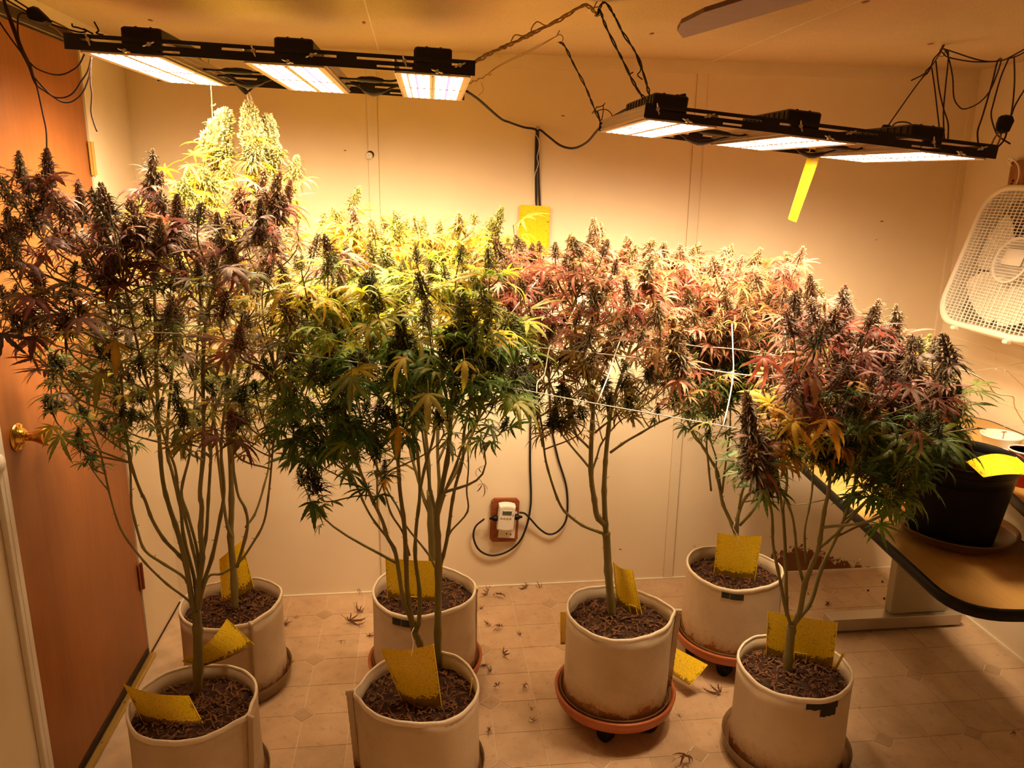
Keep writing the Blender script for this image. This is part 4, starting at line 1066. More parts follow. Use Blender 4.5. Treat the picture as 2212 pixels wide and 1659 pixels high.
    def finish(s):
        if s.twigs.v:
            t = s.twigs.obj('twigs', MT['stem'], s.root, True); t['kind'] = 'stuff'
        sc = lambda l: l[2]/max(.3, (Vector(CAM)-l[0]).length)*(1.25 if l[0].y < s.base.y else 1)
        L = sorted(s.leaves, key=sc, reverse=True); own, rest = L[:296], L[296:]
        for (p, R, k, v_, c) in own:
            o = bpy.data.objects.new('leaf', LEAFM[v_]); COL.objects.link(o); o.parent = s.root
            o.matrix_basis = Matrix.Translation(p-s.o) @ (R*k).to_4x4(); o.color = (*c, 1)
        if rest:
            Vs, Qs, Cs = [], [], []; off = 0
            for (p, R, k, v_, c) in rest:
                A, Q, C = LV[v_]; Vs.append(A @ (np.array(R)*k).T+np.array(p-s.o)); Qs.append(Q+off); Cs.append(C*np.array(c)); off += len(A)
            me = np_mesh('small_leaves', np.concatenate(Vs), np.concatenate(Qs), np.concatenate(Cs), MT['leaf'])
            o = bpy.data.objects.new('small_leaves', me); COL.objects.link(o); o.parent = s.root; o['kind'] = 'stuff'

POTS = {
 1: (.362, -1.065, .012, .288, .168), 2: (.350, -.560, .012, .298, .164), 3: (.995, -.632, .085, .275, .172), 4: (.975, -1.066, .012, .288, .169),
 5: (1.602, -.862, .085, .295, .163), 6: (2.100, -.577, .085, .275, .168), 7: (2.080, -1.090, .012, .298, .163)}
PLABEL = {
 1: 'tall purple-brown cannabis plant in a white fabric pot, nearest the brown door',
 2: 'yellow cannabis plant with fat pale buds, in the corner pot behind the purple plant',
 3: 'yellow-orange cannabis plant in a fabric pot with small black label, on a terracotta caddy',
 4: 'bushy green cannabis plant with two trunks, in a fabric pot without caddy',
 5: 'pink-leaved cannabis plant with one forked trunk, in a fabric pot on a wheeled caddy',
 6: 'cannabis plant forking low above a sticky card, in a fabric pot beside the desk foot',
 7: 'cannabis plant with long dark buds, in a fabric pot patched with black tape'}
def ang(k, px, py, zoff=0):
    cx, cy, z0, h, R = POTS[k]; p = atZ(px, py, z0+h+zoff); return math.atan2(p.y-cy, p.x-cx)
SEAM = {1: (525, 1545, True), 2: (537, 1342, True), 3: (1027, 1272, False), 4: (772, 1493, True), 5: (1450, 1320, True), 6: (1690, 1240, False), 7: (1692, 1347, True)}
PL = {}
for k, (cx, cy, z0, h, R) in POTS.items():
    root = thing('cannabis_plant', (cx, cy, z0), PLABEL[k], 'plant', 'potted cannabis plants')
    patch = None; tape = False
    if k == 3: patch = (ang(3, 850, 1320), ang(3, 902, 1330), h-.042, h-.018)
    if k == 6: patch = (ang(6, 1560, 1268), ang(6, 1612, 1282), h-.040, h-.018)
    if k == 7: patch = (ang(7, 1737, 1492), ang(7, 1795, 1490), h-.058, h-.016); tape = True
    zs = fabric_pot(root, R, h, ang(k, *SEAM[k][:2]), SEAM[k][2], patch, tape, 60+k)
    PL[k] = (root, z0+zs)

def soilpt(k, px, py): return atZ(px, py, PL[k][1]+.004)
# plant 1: by the door, dark purple
b = soilpt(1, 427, 1500); p = Plant(PL[1][0], b, (-1.28, -.85), 101)
p.branch([(427, 1506), (428, 1420), (427, 1360), (424, 1320)], .0135, .0125, 0, name='trunk')
for px, r0, r1, dy in (
 ([(420, 1322), (408, 1298), (361, 1262), (321, 1224), (289, 1185), (263, 1147), (249, 1110), (235, 1060), (220, 990), (203, 940), (169, 870), (142, 820), (110, 760)], .0034, .002, .05),
 ([(414, 1290), (400, 1250), (355, 1219), (314, 1190), (298, 1150), (285, 1096), (283, 1060), (280, 1000), (262, 880), (240, 760), (205, 620), (170, 500)], .0042, .0024, .10),
 ([(400, 1215), (382, 1194), (354, 1165), (328, 1121), (314, 1082), (303, 1060), (283, 1000), (268, 900), (255, 750), (215, 600), (120, 420)], .0050, .0026, -.15),
 ([(422, 1318), (415, 1298), (401, 1215), (383, 1147), (366, 1096), (352, 1040), (345, 960), (338, 800), (333, 600), (329, 430)], .0085, .0034, -.05),
 ([(426, 1315), (420, 1250), (397, 1161), (390, 1096), (372, 1020), (360, 960), (372, 800), (390, 600), (392, 480)], .0056, .003, .14),
 ([(428, 1315), (430, 1262), (437, 1204), (433, 1150), (436, 1096), (432, 1060), (440, 960), (440, 750), (470, 600), (570, 450)], .0085, .003, -.18),
 ([(430, 1315), (439, 1262), (458, 1204), (473, 1132), (484, 1060), (478, 960), (500, 800), (560, 600), (605, 430)], .0060, .003, .12),
 ([(428, 1318), (448, 1248), (480, 1239), (516, 1215), (545, 1175), (570, 1128), (581, 1060), (590, 960), (600, 830), (560, 700)], .0038, .002, -.20),
 ([(426, 1315), (430, 1255), (415, 1180), (400, 1120), (385, 1060), (378, 1010), (360, 960), (310, 800), (270, 620)], .0048, .0026, -.20),
 ([(430, 1262), (426, 1190), (405, 1110), (392, 1060), (410, 980), (420, 880), (430, 700), (455, 560)], .0046, .0026, .06),
 ([(437, 1204), (446, 1150), (450, 1080), (455, 1000), (462, 900), (520, 700), (540, 560)], .0050, .0026, .05)):
    p.branch(px, r0, r1, dy, b.y)
for c in ((40, 325, 70, 8, -1.18, .9), (100, 320, 85, 8, -1.20, .95), (168, 388, 72, 10, -1.12, .95), (15, 448, 66, 5, -1.2, 1.0), (330, 322, 80, -2, -1.02, .85), (383, 420, 85, 3, -1.15, .95), (572, 362, 62, -8, -.95, 1.0), (606, 370, 82, -22, -1.05, 1.0), (628, 388, 60, -12, -.98, .9), (562, 430, 80, 5, -1.2, .95), (215, 462, 46, 4, -1.15, 1.1), (268, 480, 56, 4, -1.2, 1.1), (345, 470, 70, 2, -1.2, 1.0), (85, 434, 30, 2, -1.1, 1.2), (120, 490, 30, 3, -1.15, 1.2), (500, 520, 60, 6, -1.22, 1.0), (455, 470, 60, 4, -1.0, .95), (425, 560, 50, 4, -1.25, 1.1), (240, 550, 44, 2, -1.2, 1.2), (520, 700, 55, -3, -1.28, 1.1), (500, 880, 50, -2, -1.28, 1.2), (700, 505, 60, 16, -1.1, 1.0)):
    p.cola(*c, 'purple', 'purple', 6, .078)
p.zone(0, 440, 240, 600, 13, 'purple', 'purple', 3, .07, .055, Y=(-1.32, -1.12))
p.zone(0, 580, 230, 740, 15, 'brown', 'brown', 4, .075, .05, Y=(-1.32, -1.10), pal2='purple')
p.leaf(at(14, 690, -1.33), -1.5, -.95, .0, .085, 0, (.06, .035, .04)); p.leaf(at(150, 678, -1.30), -.6, -.35, .2, .085, 1, (.24, .14, .12)); p.leaf(at(475, 572, -1.30), -.7, -.3, .2, .08, 1, (.26, .17, .13)); p.leaf(at(560, 580, -1.3), -1.6, -.5, 0, .07, 2, (.22, .22, .06)); p.leaf(at(240, 705, -1.3), -1.1, -1.0, .1, .09, 7, (.42, .27, .03)); p.leaf(at(225, 770, -1.32), -1.6, -1.1, .1, .09, 7, (.22, .21, .03))
p.zone(240, 470, 680, 600, 28, 'purple', 'purple', 4, .075, .06, pal2='brown', p2=.3)
p.zone(225, 590, 640, 760, 40, 'brown', 'brown', 5, .072, .05, pal2='olive', p2=.4)
p.zone(230, 750, 620, 940, 38, 'olive', 'dk', 5, .068, .035, pal2='brown', p2=.2)
p.zone(75, 720, 250, 900, 14, 'olive', 'dk', 5, .072, .045, pal2='brown')
p.zone(160, 880, 330, 1000, 7, 'dkgreen', 'dk', 4, .055, .03)
p.zone(180, 975, 200, 990, 1, 'dkgreen', 'dk', 3, .035, .06)
p.finish()
# plant 2: yellow, back corner
b = soilpt(2, 508, 1322); p = Plant(PL[2][0], b, (-.80, -.42), 102)
p.branch([(508, 1326), (505, 1240), (498, 1160), (500, 1100), (498, 1000), (488, 850), (480, 600), (510, 430)], .0125, .0045, .12, name='trunk')
for px, r0, r1, dy in (([(512, 1225), (534, 1143), (530, 1100), (512, 1060), (505, 960), (540, 800), (560, 600), (575, 430)], .0055, .0026, -.1),
 ([(530, 1140), (552, 1107), (570, 1050), (582, 990), (578, 860), (600, 640)], .004, .0022, .1),
 ([(500, 1160), (490, 1130), (480, 1060), (462, 900), (450, 640), (450, 470)], .006, .003, .05),
 ([(499, 1000), (510, 850), (520, 640), (470, 480), (455, 380)], .005, .003, .1)):
    p.branch(px, r0, r1, dy, b.y)
for c in ((537, 218, 105, 10, -.48, .95), (492, 236, 95, -34, -.50, 1.15), (578, 246, 95, 4, -.46, .95), (455, 300, 60, 10, -.5, 1.1), (585, 318, 62, 2, -.44, 1.0), (545, 330, 60, -2, -.5, 1.0), (405, 362, 66, 2, -.55, .9), (440, 342, 52, 4, -.55, .8), (465, 408, 55, 2, -.6, 1.0), (430, 400, 40, 2, -.55, .9), (640, 430, 50, 4, -.5, .9)):
    p.cola(c[0], c[1], c[2], c[3], c[4], c[5]*(1.2 if c[1] < 340 else 1.0), 'pale' if c[1] < 340 else 'lime', 'yellow', 3 if c[1] < 340 else 5, .08)
p.fans([at(385, 345, -.55), at(405, 352, -.55)], 3, 'yellow', .11, 0, 1, (0, 0, 3))
p.zone(400, 380, 640, 470, 12, 'yellow', 'lime', 4, .075, .055)
p.zone(270, 430, 640, 580, 26, 'yellow', 'lime', 5, .08, .05, pal2='yorange', p2=.3)
p.zone(290, 560, 640, 760, 22, 'yorange', 'lime', 4, .08, .04, pal2='olive', p2=.4)
p.zone(420, 740, 640, 930, 16, 'olive', 'dk', 5, .075, .035)
p.finish()
# plant 3: yellow-orange, behind
b = atZ(935, 1290, PL[3][1]); p = Plant(PL[3][0], b, (-.85, -.36), 103)
p.branch([(935, 1296), (934, 1230), (931, 1132), (928, 1060)], .0125, .0105, 0, name='trunk')
for px, r0, r1, dy in (([(931, 1140), (940, 1100), (949, 1060), (945, 960), (950, 850), (950, 700), (950, 560)], .0075, .003, .1),
 ([(928, 1110), (915, 1075), (905, 1040), (890, 990), (882, 940), (870, 850), (850, 700), (780, 520)], .006, .0028, .05),
 ([(932, 1115), (955, 1070), (985, 1020), (1010, 960), (1040, 880), (1065, 700), (1080, 540)], .006, .0028, .08),
 ([(928, 1060), (925, 990), (915, 900), (905, 780), (890, 600), (880, 530)], .006, .003, -.05),
 ([(945, 1000), (975, 930), (1000, 860), (1020, 700), (985, 540)], .0045, .0024, .12)):
    p.branch(px, r0, r1, dy, b.y)
for c in ((778, 402, 55, -22, -.5, .85, 'green'), (760, 445, 75, 12, -.75, .9, 'violet'), (880, 474, 75, -3, -.5, .75, 'green'), (915, 468, 62, 0, -.42, .8, 'green'), (950, 474, 80, -3, -.5, .75, 'green'), (982, 497, 48, 2, -.42, .75, 'green'), (1085, 446, 100, -30, -.62, .75, 'green'), (795, 500, 60, -6, -.7, .8, 'green'), (1010, 560, 60, 2, -.8, .9, 'brown'), (850, 500, 50, 0, -.45, .8, 'lime'), (1060, 530, 45, 4, -.6, .9, 'lime'), (720, 480, 45, 4, -.6, 1.0, 'violet')):
    p.cola(*c, 'yorange', 7, .085)
p.zone(690, 480, 1120, 600, 34, 'yorange', 'lime', 6, .085, .045, pal2='ygreen', p2=.4, droop=(1, 2, 2, 4, 6, 5))
p.zone(640, 580, 1100, 700, 28, 'ygreen', 'green', 5, .085, .045, pal2='yorange', p2=.45, droop=(1, 2, 2, 4, 6, 5))
p.zone(660, 690, 1080, 860, 18, 'ygreen', 'green', 4, .08, .04, pal2='green', p2=.5)
p.finish()
# plant 4: green, two trunks
b = soilpt(4, 912, 1440); p = Plant(PL[4][0], b, (-1.30, -.88), 104)
p.branch([(914, 1452), (912, 1420), (906, 1388), (895, 1365)], .0105, .0098, 0, name='trunk')
b2 = soilpt(4, 946, 1440)
p.branch([(946, 1444), (946, 1340), (947, 1233), (946, 1170), (944, 1114), (955, 1050), (968, 980), (975, 880), (985, 780), (1000, 690)], .0112, .004, -.12, b2.y, name='trunk')
for px, r0, r1, dy, yy in (
 ([(895, 1366), (888, 1340), (870, 1291), (855, 1197), (837, 1161), (826, 1125), (800, 1070), (775, 1010), (755, 940), (735, 840), (700, 700)], .0070, .0028, -.15, b.y),
 ([(893, 1362), (880, 1277), (877, 1204), (873, 1132), (864, 1060), (860, 1000), (852, 900), (850, 800), (856, 720)], .0080, .003, -.05, b.y),
 ([(898, 1366), (905, 1340), (906, 1277), (897, 1204), (899, 1140), (907, 1060), (900, 960), (890, 880), (880, 720), (860, 620)], .0070, .0028, .1, b.y),
 ([(840, 1166), (805, 1121), (783, 1080), (765, 1035), (735, 985), (700, 930), (660, 860)], .0036, .002, -.2, b.y),
 ([(947, 1233), (960, 1190), (968, 1150), (976, 1090), (985, 1045), (1000, 990), (1003, 930), (1030, 800), (1040, 660)], .0060, .0028, -.1, b2.y),
 ([(968, 1160), (976, 1145), (1010, 1105), (1008, 1060), (1012, 1010), (1010, 960)], .0030, .002, .05, b2.y),
 ([(946, 1240), (935, 1215), (920, 1190), (877, 1136), (859, 1096), (837, 1060), (820, 1020), (800, 980), (780, 900), (760, 760)], .0032, .002, .1, b2.y),
 ([(945, 1120), (962, 1060), (985, 1005), (1005, 950), (1045, 890), (1075, 840), (1100, 760)], .0045, .0022, .05, b2.y),
 ([(885, 1200), (870, 1150), (845, 1110), (830, 1060), (815, 1010), (795, 960), (770, 870)], .0034, .002, -.1, b.y),
 ([(907, 1060), (920, 1000), (935, 950), (945, 880), (940, 780)], .0045, .0022, -.2, b.y),
 ([(944, 1114), (930, 1060), (922, 1000), (912, 930), (905, 840)], .0050, .0024, .1, b2.y),
 ([(735, 985), (705, 1010), (680, 1030), (650, 1046)], .002, .0014, -.05, b.y-.15)):
    p.branch(px, r0, r1, dy, yy)
for c in ((995, 598, 165, 12, -1.18, .60, 'dk', 'ygreen'), (858, 652, 120, 16, -1.24, .70, 'dk', 'green'), (1050, 690, 90, 0, -1.2, 1.0, 'dk', 'green'), (735, 575, 70, 4, -1.1, 1.0, 'green', 'ygreen'), (870, 560, 50, 0, -1.0, .95, 'green', 'green'), (720, 690, 55, 6, -1.22, 1.0, 'dk', 'green'), (930, 560, 50, 2, -1.0, .9, 'green', 'ygreen'), (790, 620, 50, 2, -1.1, 1.0, 'green', 'ygreen'), (620, 690, 50, 2, -1.1, 1.0, 'dk', 'green'), (1115, 690, 60, 4, -1.1, 1.0, 'dk', 'green')):
    p.cola(*c, 8, .085)
DR = (1, 2, 2, 4, 4, 6, 5, 0)
p.leaf(at(924, 820, -1.36), -1.57, -.85, .0, .09, 3, (.42, .40, .10)); p.leaf(at(760, 785, -1.36), -1.57, -.9, .0, .085, 1, (.20, .26, .08)); p.leaf(at(893, 750, -1.34), -2.2, -.7, .0, .085, 4, (.52, .42, .05)); p.leaf(at(1000, 752, -1.34), -1.5, -.9, .0, .08, 7, (.50, .42, .06)); p.leaf(at(860, 890, -1.36), -1.5, -1.1, .1, .08, 7, (.46, .28, .02)); p.leaf(at(1085, 850, -1.34), -.5, -.7, .1, .09, 4, (.34, .34, .04)); p.leaf(at(1120, 685, -1.3), -.3, .4, .2, .08, 3, (.34, .40, .05)); p.leaf(at(665, 1060, -1.25), -1.2, -.9, .0, .07, 3, (.07, .12, .02))
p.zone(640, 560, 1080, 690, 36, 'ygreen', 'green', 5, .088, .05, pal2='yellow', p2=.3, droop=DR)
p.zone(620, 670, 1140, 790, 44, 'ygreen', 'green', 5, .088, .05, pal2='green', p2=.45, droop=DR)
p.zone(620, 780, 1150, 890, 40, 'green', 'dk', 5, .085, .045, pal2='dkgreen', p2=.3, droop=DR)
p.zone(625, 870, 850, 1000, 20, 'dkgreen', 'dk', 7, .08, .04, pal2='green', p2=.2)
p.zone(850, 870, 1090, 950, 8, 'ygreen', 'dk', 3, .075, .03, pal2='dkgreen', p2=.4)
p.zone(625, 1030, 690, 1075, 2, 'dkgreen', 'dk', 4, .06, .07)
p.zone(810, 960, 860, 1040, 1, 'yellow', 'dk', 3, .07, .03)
p.zone(1030, 960, 1050, 980, 1, 'redbrown', 'brown', 2, .06, .03, droop=(DRY,))
p.finish()
# plant 5: pink, single forked trunk
b = soilpt(5, 1322, 1330); p = Plant(PL[5][0], b, (-1.05, -.60), 105)
p.branch([(1323, 1338), (1318, 1280), (1314, 1233), (1310, 1160), (1309, 1150)], .0135, .0115, 0, name='trunk')
for px, r0, r1, dy in (
 ([(1310, 1165), (1307, 1120), (1305, 1060), (1307, 1010), (1311, 960), (1318, 900), (1330, 850), (1350, 790), (1375, 700), (1400, 600)], .0092, .0035, .05),
 ([(1308, 1135), (1290, 1115), (1284, 1080), (1277, 1030), (1277, 960), (1281, 890), (1278, 850), (1262, 790), (1240, 690), (1235, 580)], .0095, .0035, -.05),
 ([(1312, 1155), (1290, 1148), (1258, 1135), (1225, 1110), (1210, 1090), (1196, 1055), (1180, 1000), (1174, 960), (1165, 900), (1128, 860)], .0048, .0026, -.12),
 ([(1172, 965), (1162, 915), (1140, 885), (1115, 862), (1080, 830)], .0030, .002, .0),
 ([(1318, 978), (1350, 955), (1385, 935), (1425, 912), (1480, 888), (1530, 862)], .0042, .002, -.05),
 ([(1280, 1015), (1290, 985), (1298, 960), (1320, 930), (1345, 905), (1400, 870), (1430, 840)], .0032, .002, .08),
 ([(1273, 968), (1245, 940), (1222, 915), (1205, 870), (1180, 800), (1165, 700)], .0038, .0022, .05),
 ([(1285, 935), (1300, 922), (1322, 905), (1360, 870), (1400, 835), (1440, 800)], .0036, .002, -.1),
 ([(1280, 848), (1300, 800), (1320, 740), (1300, 620), (1285, 540)], .005, .0026, .1),
 ([(1320, 905), (1308, 850), (1290, 790), (1330, 700), (1360, 580)], .0045, .0024, .12)):
    p.branch(px, r0, r1, dy, b.y)
for c in ((1283, 472, 85, 2, -.70, .95, 'pink'), (1232, 506, 85, 0, -.72, .75, 'brown'), (1150, 524, 55, 2, -.7, 1.0, 'brown'), (1362, 512, 55, -14, -.66, 1.0, 'pink'), (1408, 514, 52, -16, -.62, .9, 'pink'), (1418, 545, 75, -6, -.72, .8, 'brown'), (1298, 480, 60, 2, -.66, .8, 'pink'), (1300, 580, 50, 10, -.9, 1.3, 'brown'), (1380, 580, 56, 26, -.92, 1.1, 'brown'), (1018, 560, 55, 4, -.85, 1.1, 'brown'), (1165, 620, 60, 2, -.9, .9, 'brown'), (1140, 590, 55, 2, -.85, 1.0, 'brown'), (1455, 690, 100, 0, -1.02, .7, 'brown'), (1250, 720, 40, 0, -.95, 1.2, 'brown'), (1200, 880, 44, -4, -.95, 1.3, 'dk'), (1360, 840, 46, -4, -.92, 1.2, 'dk'), (1225, 840, 40, 6, -.9, 1.2, 'dk')):
    p.cola(*c, 'pink' if c[1] < 700 else 'olivedry', 6, .078)
p.zone(1060, 540, 1470, 640, 40, 'pink', 'brown', 6, .08, .05, pal2='redbrown', p2=.2, droop=(1, 2, 2, 6, 6, 5, 0, 4))
p.zone(1040, 630, 1470, 720, 38, 'redbrown', 'brown', 5, .075, .048, pal2='pink', p2=.45)
p.zone(1140, 700, 1480, 800, 38, 'olivedry', 'brown', 5, .065, .045, pal2='redbrown', p2=.4)
p.zone(1130, 790, 1450, 880, 22, 'olivedry', 'dk', 4, .062, .04, pal2='olive', p2=.35, droop=(2, 4, 6, DRY, DRY))
p.zone(1420, 780, 1560, 885, 10, 'olivedry', 'dk', 4, .06, .04, Y=(-.95, -.85), pal2='redbrown', p2=.4)
p.zone(1150, 860, 1430, 930, 9, 'olivedry', 'dk', 3, .055, .04, pal2='olive', p2=.5, droop=(4, 6, DRY))
p.finish()
# plant 6: behind, low fork
b = atZ(1592, 1236, PL[6][1]); p = Plant(PL[6][0], b, (-.80, -.32), 106)
p.branch([(1592, 1240), (1591, 1190), (1590, 1150)], .0115, .0105, 0, name='trunk')
for px, r0, r1, dy in (
 ([(1590, 1155), (1578, 1125), (1562, 1090), (1556, 1060), (1550, 1020), (1533, 990), (1515, 960), (1495, 930), (1475, 890), (1460, 860), (1450, 780)], .0072, .0026, .08),
 ([(1560, 1065), (1565, 1020), (1572, 970), (1577, 930), (1580, 860), (1600, 720)], .0042, .0022, .0),
 ([(1592, 1150), (1594, 1115), (1610, 1075), (1640, 1050), (1665, 1015), (1665, 960), (1680, 860)], .0072, .0026, .1),
 ([(1598, 1135), (1625, 1105), (1640, 1080), (1655, 1035), (1672, 985), (1690, 900)], .0052, .0024, -.1),
 ([(1596, 1100), (1604, 1060), (1625, 1015), (1640, 950), (1640, 850), (1640, 700)], .0048, .0024, .0),
 ([(1604, 1085), (1640, 1080), (1680, 1085), (1725, 1090), (1780, 1080), (1850, 1062)], .0026, .0014, -.1),
 ([(1556, 1060), (1546, 1020), (1547, 990), (1535, 950), (1532, 900), (1540, 800)], .0038, .002, .1),
 ([(1536, 1060), (1530, 1000), (1528, 940), (1560, 850), (1520, 700), (1510, 600)], .0040, .0022, -.05)):
    p.branch(px, r0, r1, dy, b.y)
for c in ((1510, 523, 55, -10, -.5, .9, 'pink'), (1582, 527, 75, -22, -.5, .8, 'pink'), (1645, 588, 50, -8, -.55, .8, 'pink'), (1676, 604, 60, -18, -.6, .8, 'brown'), (1550, 560, 50, 2, -.5, 1.0, 'pink'), (1480, 560, 50, 2, -.55, 1.1, 'pale'), (1600, 640, 50, 2, -.6, 1.0, 'pink'), (1530, 640, 44, 2, -.7, 1.2, 'brown')):
    p.cola(*c, 'pink', 6, .08)
p.zone(1450, 555, 1740, 640, 30, 'pink', 'pink', 6, .08, .05, pal2='redbrown', p2=.2, droop=(1, 2, 2, 6, 6, 5, 0, 4))
p.zone(1440, 630, 1780, 720, 30, 'pink', 'brown', 6, .082, .05, pal2='redbrown', p2=.3, droop=(1, 2, 2, 6, 6, 5))
p.zone(1450, 710, 1780, 790, 26, 'redbrown', 'brown', 5, .075, .042, pal2='dkgreen', p2=.45)
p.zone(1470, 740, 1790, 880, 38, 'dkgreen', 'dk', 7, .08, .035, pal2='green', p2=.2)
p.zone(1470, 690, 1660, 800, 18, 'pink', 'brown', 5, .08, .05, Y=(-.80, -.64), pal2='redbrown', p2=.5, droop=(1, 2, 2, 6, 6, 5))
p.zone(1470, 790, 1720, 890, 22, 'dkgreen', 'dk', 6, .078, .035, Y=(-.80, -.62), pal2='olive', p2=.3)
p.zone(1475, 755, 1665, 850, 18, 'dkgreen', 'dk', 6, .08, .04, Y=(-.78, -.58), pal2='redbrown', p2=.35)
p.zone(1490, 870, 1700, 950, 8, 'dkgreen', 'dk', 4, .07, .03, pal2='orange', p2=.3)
p.finish()
# plant 7: in front at the desk, long dark buds
b = soilpt(7, 1700, 1452); p = Plant(PL[7][0], b, (-1.38, -.92), 107)
p.branch([(1700, 1460), (1704, 1410), (1709, 1360), (1711, 1348)], .0140, .0128, 0, name='trunk')
for px, r0, r1, dy in (
 ([(1709, 1352), (1696, 1310), (1688, 1270), (1683, 1243), (1670, 1177), (1668, 1115), (1657, 1060), (1642, 1010), (1630, 960), (1620, 900)], .0055, .0026, -.1),
 ([(1700, 1330), (1698, 1280), (1697, 1207), (1692, 1115), (1684, 1060), (1678, 990), (1690, 880), (1700, 800)], .0062, .0026, .05),
 ([(1713, 1350), (1727, 1324), (1738, 1265), (1752, 1225), (1767, 1188), (1775, 1140), (1782, 1097), (1790, 1060), (1797, 990), (1812, 900), (1815, 800)], .0088, .0032, -.12),
 ([(1718, 1345), (1752, 1299), (1774, 1229), (1807, 1159), (1825, 1115), (1840, 1070), (1860, 1000), (1900, 900), (1925, 780)], .0065, .0028, .06),
 ([(1768, 1185), (1792, 1165), (1815, 1144), (1862, 1093), (1900, 1050), (1950, 990), (2000, 900), (2030, 830)], .0050, .0024, -.08),
 ([(1736, 1262), (1723, 1207), (1717, 1150), (1710, 1110), (1690, 1064), (1668, 1010), (1660, 960)], .0046, .0022, -.15),
 ([(1741, 1218), (1738, 1148), (1747, 1100), (1754, 1060), (1758, 990), (1770, 880), (1755, 700)], .0036, .002, .08),
 ([(1690, 1105), (1700, 1040), (1698, 960), (1720, 820), (1745, 680)], .0040, .0022, .12)):
    p.branch(px, r0, r1, dy, b.y)
for c in ((1818, 668, 190, -2, -1.20, .68, 'violet', 'redpurple'), (1790, 880, 100, 0, -1.24, .85, 'dk', 'orange'), (1612, 846, 150, 12, -1.34, .85, 'violet', 'purple'), (1640, 960, 80, 6, -1.33, 1.0, 'dk', 'dkgreen'), (1750, 593, 90, 0, -.98, .8, 'violet', 'redpurple'), (1826, 614, 70, -2, -1.0, .8, 'violet', 'redpurple'), (1722, 640, 60, 2, -1.0, .9, 'violet', 'redpurple'), (1936, 658, 95, -6, -1.05, .85, 'violet', 'redpurple'), (1908, 700, 80, -4, -1.1, .95, 'violet', 'redpurple'), (1952, 752, 90, -10, -1.14, .95, 'violet', 'purple'), (2040, 764, 110, -22, -1.12, .95, 'violet', 'purple'), (2010, 722, 40, -20, -.9, 1.0, 'lime', 'ygreen'), (1712, 742, 65, 0, -1.25, 1.0, 'violet', 'redpurple'), (1742, 818, 50, 2, -1.3, 1.2, 'violet', 'redpurple'), (1920, 820, 90, 4, -1.22, 1.0, 'violet', 'purple'), (1880, 760, 55, 0, -1.15, 1.1, 'violet', 'redpurple'), (1985, 800, 60, -4, -1.2, 1.1, 'violet', 'purple'), (1945, 1030, 36, -10, -1.3, 1.3, 'lime', 'green')):
    p.cola(*c, 9 if c[2] > 140 else 6, .082)
p.leaf(at(1772, 872, -1.40), -1.57, -.85, .0, .105, 4, (.56, .30, .03)); p.leaf(at(1712, 885, -1.38), -1.9, -.8, .1, .08, 4, (.50, .34, .03)); p.leaf(at(1620, 872, -1.36), -.4, -.3, .2, .09, 7, (.55, .28, .03)); p.leaf(at(1690, 900, -1.38), -.8, -.7, .2, .09, 7, (.58, .30, .03)); p.leaf(at(1560, 905, -1.30), -2.8, -.25, .3, .075, 7, (.20, .17, .02)); p.leaf(at(1965, 905, -1.34), -1.5, -.9, 0, .08, 2, (.42, .22, .14)); p.leaf(at(1868, 700, -1.25), -.2, -.6, .2, .10, 7, (.30, .07, .05)); p.leaf(at(1640, 745, -1.26), -1.6, -.9, 0, .09, 2, (.42, .12, .08)); p.leaf(at(1690, 740, -1.26), -1.4, -.95, 0, .085, 4, (.44, .14, .08))
p.zone(1690, 660, 1900, 790, 20, 'redpurple', 'violet', 4, .085, .065, pal2='pink', p2=.3)
p.zone(1640, 780, 1860, 900, 24, 'redpurple', 'violet', 4, .08, .055, pal2='orange', p2=.62)
p.zone(1690, 850, 1890, 960, 24, 'orange', 'dk', 5, .09, .035, pal2='dkgreen', p2=.35, droop=(2, 4, 6, 1))
p.zone(1860, 740, 2060, 860, 20, 'redpurple', 'violet', 4, .08, .06, pal2='purple', p2=.5)
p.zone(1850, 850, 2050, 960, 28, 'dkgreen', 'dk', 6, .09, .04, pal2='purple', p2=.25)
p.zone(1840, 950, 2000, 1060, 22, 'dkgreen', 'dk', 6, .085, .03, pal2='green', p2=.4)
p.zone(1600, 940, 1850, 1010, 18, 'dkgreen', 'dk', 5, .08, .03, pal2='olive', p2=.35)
p.zone(1900, 1020, 1990, 1090, 5, 'green', 'lime', 5, .08, .04)
p.finish()
